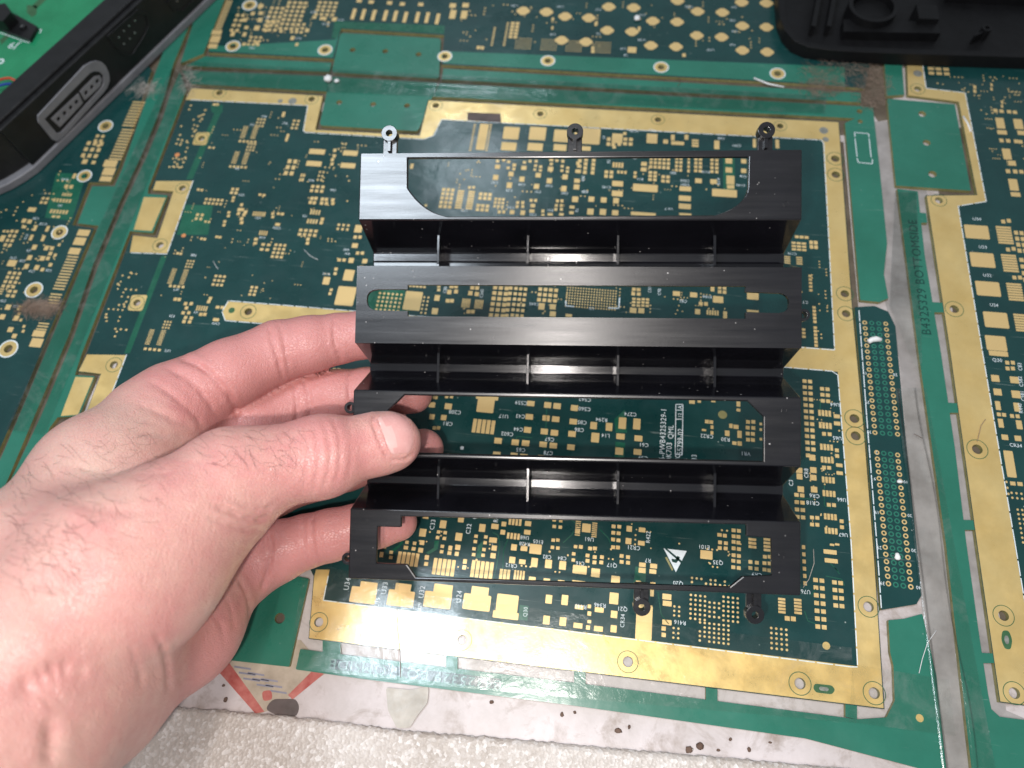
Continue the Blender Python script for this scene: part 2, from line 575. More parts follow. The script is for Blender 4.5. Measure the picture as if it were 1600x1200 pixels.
pads('D', 'main', [(362, 208, 26, 22), (392, 210, 26, 22), (358, 236, 26, 22), (392, 238, 26, 22), (357, 340, 46, 36), (408, 342, 42, 36),
    (628, 235, 50, 32), (735, 243, 50, 34), (888, 272, 72, 46), (853, 205, 26, 36), (780, 298), (812, 300), (760, 348, 36, 36), (932, 357),
    (932, 380), (1105, 250, 80, 50), (1105, 345, 80, 16), (1015, 925, 26, 36), (1015, 963, 26, 20), (110, 1060, 46, 50), (120, 1135, 55, 66),
    (207, 1068, 46, 55), (290, 1045, 52, 80), (380, 1050, 50, 75), (278, 1128, 58, 40), (390, 1140, 55, 40), (725, 910, 40, 30), (770, 908, 24, 20),
    (858, 905, 30, 20), (818, 1035), (845, 1038), (850, 1070, 20, 24), (850, 1105, 20, 24), (800, 1088, 30, 14), (945, 1108, 32, 38),
    (968, 1062, 24, 30), (1000, 1068, 36, 28), (1022, 1115, 30, 50), (1075, 1037), (1108, 1037), (1073, 1073), (1108, 1075), (1073, 1110),
    (1105, 1112), (1075, 1148), (1105, 1150), (990, 1170, 30, 24), (1023, 1172, 30, 30), (1155, 1050, 18, 18), (1155, 1085, 18, 18), (1155, 1145, 18, 18)])
grid('D', 'main', 362, 268, 2, 3, 30, 20, 24, 15)
grid('D', 'main', 420, 270, 2, 3, 27, 20, 22, 15)
grid('D', 'main', 898, 198, 2, 2, 30, 26, 24, 22)
grid('D', 'main', 822, 352, 5, 1, 16, 0, 12, 32)
grid('D', 'main', 1463, 125, 1, 5, 0, 22, 22, 16)
grid('D', 'main', 1488, 322, 1, 5, 0, 22, 22, 18)
grid('D', 'main', 1422, 460, 1, 3, 0, 22, 24, 16)
grid('D', 'main', 1495, 448, 1, 6, 0, 22, 22, 18)
# right-hand columns, clear of the bracket
grid('Q', 'main', 228, 182, 2, 13, 34, 36.8, 27, 23)
grid('Q', 'main', 338, 230, 2, 3, 33, 37, 27, 23)
for yy in (380, 457, 592, 672, 797, 882, 1027, 1115):
    grid('Q', 'main', 322 + (yy - 380) * 0.055, yy, 4, 1, 21, 0, 17, 40)
pads('Q', 'main', [(430, 402, 42, 26), (432, 447, 44, 26), (350, 512), (385, 514), (430, 615), (432, 650), (445, 708, 44, 24), (448, 757, 44, 24),
    (350, 722), (382, 724), (380, 955), (412, 957), (460, 1058), (462, 1095), (277, 660, 42, 40), (283, 738, 44, 40), (195, 740, 44, 36),
    (197, 778, 40, 40), (283, 785, 44, 38), (205, 858, 44, 40), (288, 860, 44, 40), (275, 1035), (308, 1037), (275, 1078), (308, 1080)])
grid('Q', 'main', 178, 893, 2, 4, 35, 45, 29, 25)
pads('R', 'main', [(388, 50, 90, 30), (395, 105, 90, 30), (120, 465, 34, 32), (158, 468, 34, 32), (400, 5, 30, 14), (432, 3, 30, 14)])
grid('R', 'main', 297, 225, 2, 7, 39, 47, 31, 28)
grid('R', 'main', 415, 240, 2, 4, 38, 47, 31, 27)
grid('R', 'main', 85, 345, 1, 5, 0, 20, 48, 16)
grid('R', 'main', 185, 350, 1, 5, 0, 20, 50, 16)
grid('R', 'main', 20, 525, 4, 5, 31, 31, 18, 18, True)
grid('R', 'main', 222, 20, 1, 6, 0, 44, 22, 26)
# near window and near edge
pads('G', 'main', [(467, 80, 45, 25), (712, 98, 45, 40), (588, 130, 50, 60), (447, 188, 52, 60), (697, 217, 52, 60), (860, 155, 48, 60), (948, 145, 56, 40),
    (1010, 128, 36, 36), (1003, 185, 36, 36), (1178, 125, 48, 38), (1173, 185, 50, 36), (355, 162), (350, 198), (302, 195, 32, 32), (337, 255),
    (330, 292, 34, 28), (390, 262), (383, 300, 30, 28), (442, 257, 36, 36), (432, 310, 38, 36), (178, 282, 38, 36), (190, 240, 30, 24),
    (160, 340, 28, 40), (228, 325), (225, 360), (475, 360, 32, 36), (470, 405, 30, 30), (740, 388, 30, 36), (735, 430, 30, 34), (557, 183), (603, 188),
    (550, 222), (597, 228), (583, 283), (578, 320), (638, 295, 30, 36), (632, 330, 30, 28), (690, 290, 40, 40), (683, 335, 30, 32), (817, 213),
    (885, 218), (812, 250), (880, 258), (803, 300), (872, 305), (800, 340), (866, 345), (935, 240, 60, 40), (943, 295, 40, 40), (935, 348, 40, 40),
    (1080, 290, 44, 48), (1150, 298, 52, 38), (1230, 302, 92, 76), (1068, 378, 46, 50), (1138, 390, 50, 36), (1222, 395, 50, 70), (1320, 405, 52, 66),
    (1418, 415, 52, 66), (1537, 445, 108, 66), (1360, 145), (1402, 150), (1353, 240), (1385, 240), (1347, 290), (1385, 295), (1508, 285),
    (1543, 287), (1495, 335), (1492, 378), (1405, 105), (1360, 100), (1207, 508, 52, 30), (1308, 515, 50, 20), (1408, 525, 50, 16), (1530, 528, 100, 14)])
grid('G', 'main', 1052, 110, 4, 1, 24, 0, 18, 50)
grid('G', 'main', 1040, 208, 4, 1, 24, 0, 18, 45)
grid('G', 'main', 283, 365, 5, 1, 31, 0, 26, 100)
grid('G', 'main', 530, 420, 5, 1, 32, 0, 27, 122)
grid('G', 'main', 795, 437, 5, 1, 32, 0, 27, 126)
grid('G', 'main', 990, 475, 3, 1, 26, 0, 22, 76)
grid('G', 'main', 1087, 480, 4, 1, 20, 0, 15, 70)
grid('G', 'main', 1527, 112, 1, 8, 0, 12, 34, 7)
pads('V', 'main', [(190, 960, 180, 110), (225, 900, 120, 50), (425, 980, 185, 110), (440, 910, 110, 50), (655, 990, 190, 110), (690, 920, 130, 60),
    (900, 1005, 190, 110), (920, 935, 120, 60), (1090, 1010, 150, 120), (1080, 1085, 178, 50)])
pads('H', 'main', [(270, 60, 55, 50), (385, 65, 55, 40), (65, 540, 60, 60), (235, 530), (270, 532), (233, 570), (266, 573), (232, 612), (265, 617),
    (232, 660), (262, 662), (333, 545, 38, 40), (413, 552, 46, 32), (328, 622, 40, 42), (408, 635, 46, 32), (30, 658), (88, 668), (118, 668),
    (72, 712), (117, 722), (72, 745), (115, 755), (162, 722), (158, 755), (285, 715), (325, 722), (285, 752), (325, 757), (35, 800, 70, 60),
    (122, 820, 60, 60), (247, 862, 60, 50), (415, 770, 46, 30), (413, 805, 48, 36), (485, 778, 48, 32), (480, 812, 48, 30), (390, 880, 36, 24),
    (480, 888, 36, 20), (815, 708, 84, 60), (897, 583, 30, 24), (930, 588), (985, 555), (1018, 558), (985, 592), (1015, 595), (900, 630), (937, 635),
    (985, 627), (1015, 632), (898, 665), (935, 668), (985, 667), (1018, 672), (985, 710), (1018, 715), (983, 745), (1017, 750), (983, 785),
    (1017, 790), (1090, 752), (1130, 757), (1090, 790), (1128, 795), (1180, 720), (1210, 720), (1178, 760), (1210, 762), (1178, 800), (1208, 805),
    (568, 970, 62, 40), (570, 1012, 62, 36), (237, 980, 62, 80)])
grid('H', 'main', 15, 500, 1, 8, 0, 12, 34, 7)
grid('H', 'main', 118, 510, 1, 8, 0, 12, 34, 7)
grid('H', 'main', 1102, 612, 1, 3, 0, 23, 52, 18)
grid('H', 'main', 1195, 612, 1, 4, 0, 22, 50, 17)
grid('H', 'main', 725, 852, 9, 3, 29, 26, 17, 17, True, 0.12)
pads('T', 'main', [(30, 145, 45, 60), (130, 150, 45, 70), (220, 195, 60, 30), (345, 212, 62, 34), (283, 190, 24, 26), (283, 235, 26, 30), (438, 240, 45, 50),
    (768, 290, 64, 36), (748, 328, 30, 30), (748, 368, 30, 30), (15, 275, 45, 60), (118, 285, 46, 60), (212, 310, 62, 36), (275, 322, 28, 30),
    (340, 330, 62, 36), (435, 330, 42, 50), (625, 290, 112, 250), (620, 355, 190, 42), (675, 105, 25, 50), (283, 285, 26, 22)])
grid('T', 'main', 918, 118, 4, 6, 29.3, 29, 17, 17, True)
grid('T', 'main', 1122, 130, 4, 6, 29.3, 29, 17, 17, True)
grid('T', 'main', 975, 290, 7, 5, 29.3, 28, 17, 17, True, 0.06)
grid('T', 'main', 1035, 165, 3, 4, 29.3, 29, 17, 17, True, 0.3)
grid('T', 'main', 815, 190, 2, 3, 30, 28, 16, 16, True)
grid('T', 'main', 810, 325, 2, 3, 30, 30, 16, 16, True)
# far-left field
for (ax, ay) in ((738, 272), (802, 276)):
    grid('I', 'main', ax, ay, 1, 9, 0, 8.4, 38, 5)
for (ax, ay) in ((684, 430), (747, 434)):
    grid('I', 'main', ax, ay, 1, 9, 0, 8.4, 38, 5)
grid('I', 'main', 700, 362, 5, 1, 24, 0, 19, 17)
grid('I', 'main', 640, 520, 5, 1, 24, 0, 19, 17)
grid('I', 'main', 815, 225, 3, 3, 20, 20, 15, 14)
grid('I', 'main', 755, 380, 3, 3, 20, 18, 15, 13)
pads('I', 'main', [(1182, 428, 130, 40), (1390, 437, 120, 40), (1162, 503, 125, 40), (1375, 515, 120, 40), (1293, 420, 25, 25), (1290, 455, 25, 25),
    (1278, 478, 25, 25), (1275, 505, 25, 25), (1150, 720), (1175, 720), (1140, 745), (1165, 747), (1215, 725), (1240, 727), (1210, 750), (1240, 752),
    (1280, 730), (1280, 752), (1215, 850), (1208, 872), (1125, 975), (1122, 1000), (1440, 910, 60, 60), (1420, 962), (1450, 962), (1418, 1015, 48, 36),
    (1320, 1105, 28, 24), (1350, 1105, 28, 24), (1395, 1108, 42, 40), (1480, 1112, 40, 36), (1435, 1062), (1465, 1062), (440, 665, 22, 18), (462, 668, 22, 18),
    (660, 715, 24, 20), (655, 735, 22, 18), (710, 760, 24, 22), (695, 790), (715, 790), (735, 805), (690, 815), (725, 822), (710, 847), (710, 872),
    (905, 815, 24, 20), (905, 836, 24, 20), (940, 815, 26, 20), (965, 818, 26, 20), (630, 808, 24, 20), (628, 830, 24, 20), (605, 865, 24, 20),
    (600, 887, 24, 20), (825, 697, 24, 18), (850, 700, 24, 18), (935, 883, 40, 22), (800, 975, 30, 22), (795, 1000, 30, 22), (555, 960, 24, 18),
    (575, 963, 24, 18), (460, 972, 22, 18), (480, 975, 22, 18), (310, 1063, 22, 18), (330, 1066, 22, 18), (995, 340, 22, 60), (972, 195, 24, 40),
    (510, 402, 22, 16), (535, 404, 18, 16), (540, 133, 26, 18), (560, 133, 20, 18)])
grid('I', 'main', 1010, 488, 2, 3, 36, 36, 29, 30)
grid('I', 'main', 1085, 575, 2, 2, 16, 28, 15, 24)
grid('I', 'main', 1155, 645, 3, 2, 32, 26, 26, 22)
grid('I', 'main', 1145, 805, 4, 1, 17, 0, 13, 36)
grid('I', 'main', 1125, 862, 4, 1, 18, 0, 14, 34)
grid('I', 'main', 1080, 918, 4, 2, 32, 26, 26, 22)
grid('I', 'main', 1318, 885, 3, 2, 30, 25, 20, 18)
grid('I', 'main', 490, 725, 5, 2, 25, 23, 20, 18)
grid('I', 'main', 435, 822, 2, 2, 30, 24, 22, 20)
grid('I', 'main', 655, 662, 2, 2, 28, 22, 24, 20)
grid('I', 'main', 785, 815, 6, 1, 14, 0, 10, 34)
grid('I', 'main', 825, 935, 4, 1, 14, 0, 10, 34)
grid('I', 'main', 845, 1008, 2, 2, 36, 30, 28, 20)
grid('I', 'main', 925, 1010, 3, 4, 28, 24, 23, 19)
grid('I', 'main', 1040, 235, 2, 3, 26, 22, 20, 16)
grid('I', 'main', 1200, 555, 2, 3, 22, 24, 14, 16)
grid('I', 'main', 485, 865, 2, 1, 22, 0, 18, 16)
for (ax, ay) in ((292, 362), (366, 366), (152, 742), (224, 746)):
    grid('J', 'main', ax, ay, 1, 11, 0, 8.6, 38, 5)
grid('J', 'main', 265, 467, 4, 1, 27, 0, 22, 18)
grid('J', 'main', 108, 860, 4, 1, 30, 0, 23, 19)
grid('J', 'main', 375, 310, 3, 3, 18, 18, 13, 13)
grid('J', 'main', 232, 690, 3, 3, 18, 18, 13, 13)
grid('J', 'main', 550, 405, 3, 3, 27, 26, 22, 18)
grid('J', 'main', 775, 475, 2, 3, 28, 22, 22, 18)
grid('J', 'main', 432, 605, 5, 1, 15, 0, 11, 38)
pads('J', 'main', [(360, 578), (395, 578), (365, 605), (345, 635), (380, 635), (360, 665), (395, 668), (350, 690), (385, 692), (515, 545), (505, 565),
    (560, 600, 30, 22), (590, 602, 30, 22), (480, 645), (455, 645), (550, 678, 50, 24), (295, 550), (320, 552), (1240, 435, 55, 60), (1300, 362),
    (1295, 388, 24, 22), (1270, 492, 24, 22), (1262, 515, 24, 22), (1355, 530, 120, 120), (1310, 560, 40, 70)])
grid('J', 'main', 1360, 400, 4, 1, 17, 0, 13, 82)
scatter('main', [(300, 165), (465, 170), (470, 300), (545, 420), (420, 470), (210, 470), (270, 300)], 80, 0.7, 1.3, seed=3)
scatter('main', [(290, 170), (320, 175), (285, 262), (262, 262)], 24, 1.4, 2.0, seed=5)
scatter('main', [(190, 420), (215, 425), (175, 540), (155, 520)], 22, 1.4, 2.0, seed=6)
scatter('main', [(480, 220), (560, 225), (555, 330), (470, 330)], 26, 0.9, 1.6, seed=8)
scatter('main', [(700, 250), (1160, 262), (1110, 330), (700, 330)], 60, 0.9, 1.5, seed=9)
scatter('main', [(660, 450), (1150, 458), (1150, 492), (660, 490)], 40, 0.9, 1.5, seed=10)
scatter('main', [(1255, 600), (1310, 610), (1325, 840), (1260, 830)], 30, 0.9, 1.6, seed=11)
scatter('main', [(650, 815), (1150, 825), (1140, 895), (660, 895)], 34, 1.0, 1.8, seed=12)
scatter('main', [(1235, 400), (1290, 400), (1300, 535), (1240, 530)], 16, 0.9, 1.6, seed=13)

# ---- board at the left
grid('U', 'left', 868, 640, 1, 9, 0, 17.2, 84, 9)
grid('U', 'left', 800, 812, 1, 11, 0, 17.2, 84, 9)
pads('U', 'left', [(690, 1022, 92, 46), (680, 1072, 84, 50), (662, 1118, 82, 34)])
grid('K', 'left', 455, 605, 1, 12, 0, 17.2, 84, 9)
grid('K', 'left', 352, 840, 1, 5, 0, 17.2, 84, 9)
grid('K', 'left', 275, 1022, 1, 3, 0, 17.2, 80, 9)
pads('K', 'left', [(522, 455, 90, 44), (498, 508, 86, 54), (466, 570, 84, 46), (243, 1085, 92, 44), (228, 1142, 90, 62), (540, 15, 30, 24), (585, 15, 30, 24),
    (465, 100, 24, 36), (415, 165), (445, 168), (200, 310, 60, 30), (150, 380, 32, 28), (185, 385, 32, 28), (150, 418, 32, 20), (220, 425, 24, 40),
    (297, 430, 24, 40), (195, 485, 24, 40), (270, 490, 24, 40), (215, 545, 34, 34), (185, 610, 34, 34), (165, 665, 34, 34), (75, 645, 66, 44),
    (230, 672, 34, 34), (265, 615, 36, 32), (290, 550, 32, 32), (325, 552, 28, 26), (315, 585), (300, 615), (315, 655), (345, 595, 22, 22), (370, 530, 20, 20),
    (265, 685), (50, 920, 40, 36), (125, 925, 34, 34), (15, 980, 40, 36), (100, 988, 40, 36), (65, 1060, 40, 34), (90, 1100, 34, 30), (130, 1000, 20, 20),
    (120, 960, 20, 20), (150, 1040, 20, 20), (145, 1070, 20, 20), (15, 490, 36, 44)])
grid('K', 'left', 395, 215, 4, 1, 16, 0, 12, 20)
grid('K', 'left', 340, 250, 6, 1, 20, 0, 15, 24)
grid('K', 'left', 320, 320, 6, 1, 20, 0, 15, 26)
grid('K', 'left', 335, 353, 2, 1, 30, 0, 26, 16)
grid('K', 'left', 270, 240, 2, 2, 28, 24, 22, 18)
grid('K', 'left', 60, 705, 3, 4, 32, 26, 24, 20)
grid('K', 'left', 25, 780, 1, 5, 0, 13, 34, 8)
grid('K', 'left', 62, 820, 2, 2, 34, 26, 26, 20)
grid('K', 'left', 75, 445, 2, 4, 30, 27, 23, 20)
grid('K', 'left', 25, 445, 2, 1, 24, 0, 18, 16)
grid('U', 'left', 555, 895, 3, 3, 40, 36, 26, 24)
grid('U', 'left', 610, 850, 2, 4, 34, 28, 22, 18)
pads('U', 'left', [(530, 1010, 36, 30), (600, 985, 24, 22), (585, 1025, 24, 22)])
scatter('left', [(60, 290), (140, 240), (95, 330), (120, 345), (30, 500), (0, 500), (0, 330)], 60, 0.9, 1.7, seed=21)

# ---- board at the top
grid('L', 'top', 232, 8, 1, 14, 0, 12.6, 50, 8)
pads('L', 'top', [(155, 203, 74, 34), (145, 245, 72, 50), (130, 288, 68, 32)])
for k, (bx, by) in enumerate(((1010, 87), (1070, 90), (1135, 95), (1208, 97), (1270, 100), (1333, 107), (1408, 108), (1470, 110), (1535, 118))):
    pads('L', 'top', [(bx, by, 27, 78)])
pads('L', 'top', [(1045, 5, 38, 24), (1120, 12, 38, 24), (1235, 18, 38, 24), (1315, 25, 38, 24), (1430, 28, 38, 24), (330, 125, 34, 26), (425, 125, 34, 30),
    (405, 175, 40, 34), (340, 172, 30, 24), (430, 82, 34, 24), (430, 38, 40, 26), (255, 212, 30, 34), (328, 215, 28, 30), (325, 276, 26, 22), (405, 268, 30, 24),
    (890, 120, 36, 28), (820, 115, 50, 24), (655, 278, 22, 22), (720, 190, 30, 26), (628, 238, 28, 28), (380, 85, 30, 24), (765, 108, 30, 20)])
grid('L', 'top', 500, 50, 3, 6, 34, 26, 25, 19)
grid('L', 'top', 610, 15, 4, 7, 34, 26, 25, 18)
grid('L', 'top', 480, 140, 4, 3, 32, 25, 24, 18)
grid('L', 'top', 640, 150, 3, 3, 30, 24, 22, 17)
grid('L', 'top', 285, 95, 2, 4, 34, 30, 24, 20)
grid('L', 'top', 370, 232, 3, 3, 30, 22, 22, 15)
grid('L', 'top', 800, 15, 4, 4, 34, 24, 26, 16)
for crop, lst in (('M', ((470, 68), (615, 75), (732, 103), (880, 112), (1005, 43), (1160, 48), (1280, 132), (1432, 137), (1560, 72), (995, 190), (1150, 198),
                         (710, 252), (862, 262), (1268, 285), (1425, 292), (1560, 225))),
                  ('N', ((370, 72), (515, 78), (635, 15), (790, 20), (640, 162), (790, 170), (355, 222), (510, 232), (640, 315), (795, 325), (235, 5)))):
    ox, oy, s = CROPS[crop]
    for cx, cy in lst:
        p = on_z(ox + cx / s, oy + cy / s)
        r = px_r(ox + cx / s, oy + cy / s, 38 / s)
        PADS['top'].append((p[0], p[1], r * 2, r * 2, 2))
pads('M', 'top', [(1150, 312, 60, 40), (30, 90, 42, 60), (100, 92, 42, 56), (30, 35, 44, 30), (110, 33, 44, 30), (190, 297, 24, 22), (215, 299, 22, 22),
    (905, 300, 20, 24), (905, 322, 22, 20), (655, 120, 16, 24), (652, 175, 14, 22), (1195, 180, 18, 30), (925, 150, 20, 26), (1475, 345, 24, 24)])
grid('M', 'top', 405, 145, 2, 5, 30, 21, 25, 17)
grid('M', 'top', 293, 175, 1, 8, 0, 15, 14, 9)
grid('M', 'top', 374, 145, 1, 10, 0, 15, 14, 9)
for ax in (430, 590, 745, 925):
    grid('M', 'top', ax, 240 + (ax - 430) * 0.05, 7, 5, 15, 15, 8, 8, True)
scatter('top', [(700, 5), (1180, 5), (1200, 85), (700, 70)], 60, 0.9, 1.5, seed=31)
scatter('top', [(370, 5), (520, 5), (520, 60), (360, 65)], 50, 0.9, 1.6, seed=32)

# ---- board at the right
pads('P', 'right', [(1305, 450, 165, 92), (1245, 405, 60, 60), (1340, 625, 165, 98), (1280, 580, 60, 60), (1375, 805, 165, 98), (1310, 760, 60, 60),
    (1425, 1000, 165, 106), (1370, 945, 70, 60), (1425, 1145, 140, 100), (1470, 385), (1505, 380), (1500, 560), (1535, 555), (1540, 735), (1575, 735),
    (1525, 20, 52, 34), (1500, 70, 30, 26), (1545, 72, 30, 26), (1540, 165, 56, 80), (1560, 222, 60, 30)])
for k, (ax, ay) in enumerate(((1470, 422), (1502, 597), (1535, 777), (1580, 970))):
    grid('P', 'right', ax, ay, 1, 7, 0, 15.5, 100, 13)
grid('P', 'right', 1550, 455, 2, 4, 34, 36, 26, 26)
grid('P', 'right', 1585, 625, 1, 4, 0, 40, 30, 26)
pads('O', 'right', [(1437, 628, 26, 20), (1472, 632, 26, 20), (1515, 635, 26, 20), (1548, 638, 26, 20), (1465, 700, 52, 66), (1475, 752, 60, 26), (1568, 705, 56, 62),
    (1590, 755, 60, 26), (1472, 798, 26, 22), (1510, 800, 26, 22), (1555, 803, 26, 22), (1580, 806, 26, 22), (1502, 875, 52, 66), (1512, 925, 60, 24),
    (1510, 972, 28, 22), (1548, 974, 28, 22), (1585, 976, 26, 22), (1540, 1050, 56, 72), (1552, 1105, 60, 26), (1320, 495, 18, 20), (1320, 518, 18, 20),
    (1415, 482, 14, 18), (1415, 506, 14, 18), (1475, 580, 14, 18), (1475, 604, 14, 18)])
grid('O', 'right', 1070, 390, 3, 2, 43, 25, 33, 17)
grid('O', 'right', 1380, 675, 4, 1, 12, 0, 7, 7, True)
grid('O', 'right', 1390, 727, 4, 1, 12, 0, 7, 7, True)
grid('O', 'right', 1405, 845, 4, 1, 12, 0, 7, 7, True)
grid('O', 'right', 1425, 900, 4, 1, 12, 0, 7, 7, True)
pads('Q', 'right', [(1440, 10, 130, 34), (1420, 165, 55, 45), (1540, 175, 60, 45), (1435, 250, 55, 45), (1550, 265, 60, 50), (1437, 335, 35, 60), (1555, 345, 40, 60),
    (1443, 390), (1475, 393), (1525, 400), (1560, 402), (1455, 445, 35, 60), (1570, 455, 40, 60), (1480, 533, 45, 36), (1562, 540, 45, 36), (1560, 685, 170, 60),
    (1512, 700, 64, 180), (1495, 67), (1530, 67), (1497, 103), (1530, 103), (1530, 822, 36, 26), (1575, 825, 36, 26)])
grid('Q', 'right', 1490, 812, 1, 3, 0, 36, 16, 16, True)
grid('Q', 'right', 1522, 880, 3, 2, 30, 30, 16, 16, True)
grid('Q', 'right', 1560, 985, 2, 8, 28, 28, 16, 16, True)
scatter('right', [(1450, 105), (1600, 120), (1600, 280), (1550, 240), (1520, 150), (1460, 140)], 50, 0.9, 1.5, seed=41)
scatter('right', [(1600, 880), (1620, 880), (1640, 1040), (1625, 1040)], 10, 1.2, 1.8, seed=42)

# ---- slabs, rails, gold, holes --------------------------------------------------------------
BT = 0.25   # underside of the boards above the bench
HOLES = {
    'main': [(343, 145, 5), (487, 155, 5), (681, 165, 5), (844, 178, 5), (1028, 187, 5), (1219, 197, 5), (1305, 248, 6.5), (1306, 273, 6.5), (1320, 459, 6.5), (1322, 490, 6.5),
             (1335, 654, 7.5), (1337, 681, 7.5), (1357, 948, 8), (1366, 1083, 8.5), (1250, 1068, 8.5), (498, 972, 7), (722, 1000, 7.5), (981, 1034, 8),
             (285, 294, 5), (250, 383, 5.5), (388, 487, 6), (315, 216, 5), (214, 473, 5.5), (178, 570, 6)],
    'left': [(132, 275, 5), (93, 363, 5.5), (53, 453, 6), (13, 545, 6.5), (165, 197, 5)],
    'top': [(390, 8, 5), (364, 72, 5), (508, 78, 5), (695, 88, 5), (856, 95, 5), (1033, 105, 5.2), (1215, 115, 5.4)],
    'right': [(1434, 139, 5.5), (1467, 313, 6), (1491, 483, 7), (1527, 702, 8), (1568, 962, 8), (1585, 1083, 8.5)],
}


def hole_loop(h, grow=1.0, n=18):
    p = on_z(h[0], h[1])
    return circle(p[:2], px_r(h[0], h[1], h[2]) * grow, n)


def inside(p, poly):
    x, y = p
    ins = False
    j = len(poly) - 1
    for i in range(len(poly)):
        if (poly[i][1] > y) != (poly[j][1] > y) and x < (poly[j][0] - poly[i][0]) * (y - poly[i][1]) / (poly[j][1] - poly[i][1]) + poly[i][0]:
            ins = not ins
        j = i
    return ins


def px_slab(name, board, pts, mat, z0=BT, z1=ZB, holes=(), rnd=0.0, top_only=False, grow=1.0):
    pp = rounded(pts, rnd) if rnd else pts
    outer = xy(pp)
    hl = [hole_loop(h, grow) for h in holes if inside(h[:2], pts)]
    return slab(name, outer, z0, z1, mat, BOARDS[board], hl, top_only)


def mixed_slab(name, board, pts, holes=(), mat='mask_dark', rnd=0.0, z1=ZB):
    """a board piece: mask on its faces, bare laminate on its cut edges"""
    o = px_slab(name, board, pts, mat, BT + (ZB - z1), z1, holes=holes, rnd=rnd)
    o.data.materials.append(MAT['fr4'])
    for p in o.data.polygons:
        if abs(p.normal.z) < 0.5:
            p.material_index = 1
    return o


MAIN_OUT = [(298, 137), (505, 149), (493, 202), (655, 211), (669, 156), (1311, 190), (1332, 480), (1351, 680), (1367, 880), (1382, 1108), (482, 998), (490, 900), (484, 888),
            (300, 868), (5, 880), (88, 668), (130, 657), (157, 584), (121, 581), (135, 553), (206, 367), (245, 371), (270, 299), (236, 296)]
mixed_slab('substrate', 'main', MAIN_OUT, HOLES['main'])
mixed_slab('connector_tab', 'main', [(1335, 480), (1366, 478), (1388, 487), (1399, 510), (1412, 650), (1432, 850), (1440, 930), (1432, 944), (1377, 953), (1369, 880), (1353, 680)])
GOLD_MAIN = [(299, 138), (504.5, 150), (492.5, 203), (656, 212), (670, 157), (1310, 191), (1331, 480), (1350, 680), (1366, 880), (1380.5, 1106.5), (483, 997), (491, 900), (494, 890),
             (515, 890), (506, 938), (1339, 1041), (1329, 850), (1309, 581), (352, 500), (348, 487), (356, 471), (1304, 546),
             (1286, 221), (1283, 218), (690, 187), (676, 212), (662, 217), (476, 206), (474, 202), (481, 165), (290, 156)]
px_slab('gold_border', 'main', GOLD_MAIN, 'gold', ZB, ZB + 0.05, HOLES['main'], top_only=True, grow=1.02)
px_slab('gold_border', 'main', [(244, 283), (302, 283), (261, 396), (203, 394), (208, 368), (246, 372), (271, 299), (239, 297)], 'gold', ZB, ZB + 0.05, HOLES['main'], top_only=True, grow=1.02)
px_slab('gold_border', 'main', [(136, 554), (198, 555), (160, 655), (131, 656), (158, 584), (123, 580)], 'gold', ZB, ZB + 0.05, HOLES['main'], top_only=True, grow=1.02)
px_slab('gold_border', 'main', [(307, 207), (329, 207), (322, 227), (300, 226)], 'gold', ZB, ZB + 0.05, HOLES['main'], top_only=True, grow=1.02, rnd=4)
px_slab('gold_border', 'main', [(206, 461), (231, 461), (222, 486), (199, 485)], 'gold', ZB, ZB + 0.05, HOLES['main'], top_only=True, grow=1.02, rnd=4)
# rails and break-off tabs
TAB_H = [(530, 160, 4.5), (583, 163, 4.5), (636, 165, 4.5), (551, 78, 4.5), (602, 80, 4.5), (654, 85, 4.5), (437, 966, 8), (1441, 178, 6), (1448, 223, 6), (1457, 272, 6.5),
         (1343, 174, 4.5), (1344, 190, 4)]
LR = 'mask_light'
mixed_slab('edge_rail', 'main', [(284, 110), (515, 119), (499, 196), (652, 205), (686, 130), (1345, 166), (1338, 186), (672, 151), (668, 140), (510, 136), (503, 144), (298, 131)][:2]
           + [(512, 143), (298, 131)], TAB_H, LR)
mixed_slab('break_off_tab', 'main', [(516, 119.5), (685, 129.5), (653, 205), (499, 196)], TAB_H, LR, 5)
mixed_slab('edge_rail', 'main', [(687, 130), (1345, 166), (1364, 168), (1374, 260), (1386, 380), (1381, 428), (1388, 466), (1374, 472), (1344, 469), (1332, 330), (1320, 192), (1336, 185), (676, 151)], TAB_H, LR)
mixed_slab('edge_rail', 'main', [(291, 141), (232, 293), (231, 303), (262, 305), (239, 364), (203, 361), (128, 552), (117, 586), (148, 588), (124, 650), (90, 652), (78, 668), (-5, 865), (0, 785), (64, 650), (116, 525),
           (154, 415), (194, 320), (229, 245), (254, 185), (265, 150), (281, 112)], (), LR)
px_slab('gold_strip', 'main', [(225, 308), (259, 309), (237, 361), (209, 359)], 'gold', ZB, ZB + 0.05, top_only=True)
px_slab('gold_strip', 'main', [(118, 589), (146, 590), (122, 648), (95, 650)], 'gold', ZB, ZB + 0.05, top_only=True)
mixed_slab('edge_rail', 'main', [(1388, 969), (1412, 967), (1441, 959), (1463, 1055), (1480, 1212), (1260, 1154), (900, 1103), (560, 1060), (462, 1046), (469, 1014), (500, 1018),
           (700, 1043), (900, 1067), (1310, 1120), (1340, 1124), (1385, 1121), (1398, 1095), (1396, 1040), (1391, 1020)], (), LR, 2)
for bx, by, w in ((518, 1010, 14), (706, 1034, 9), (906, 1059, 9), (1112, 1085, 9), (1330, 1111, 9)):
    mixed_slab('bridge', 'main', [(bx - w, by - 11), (bx + w, by - 8), (bx + w, by + 13), (bx - w, by + 9)], (), LR, 0.0, ZB - 0.03)
mixed_slab('break_off_tab', 'main', [(483, 904), (452, 1042), (325, 1028), (290, 990), (330, 935), (420, 893)], TAB_H, LR, 3)
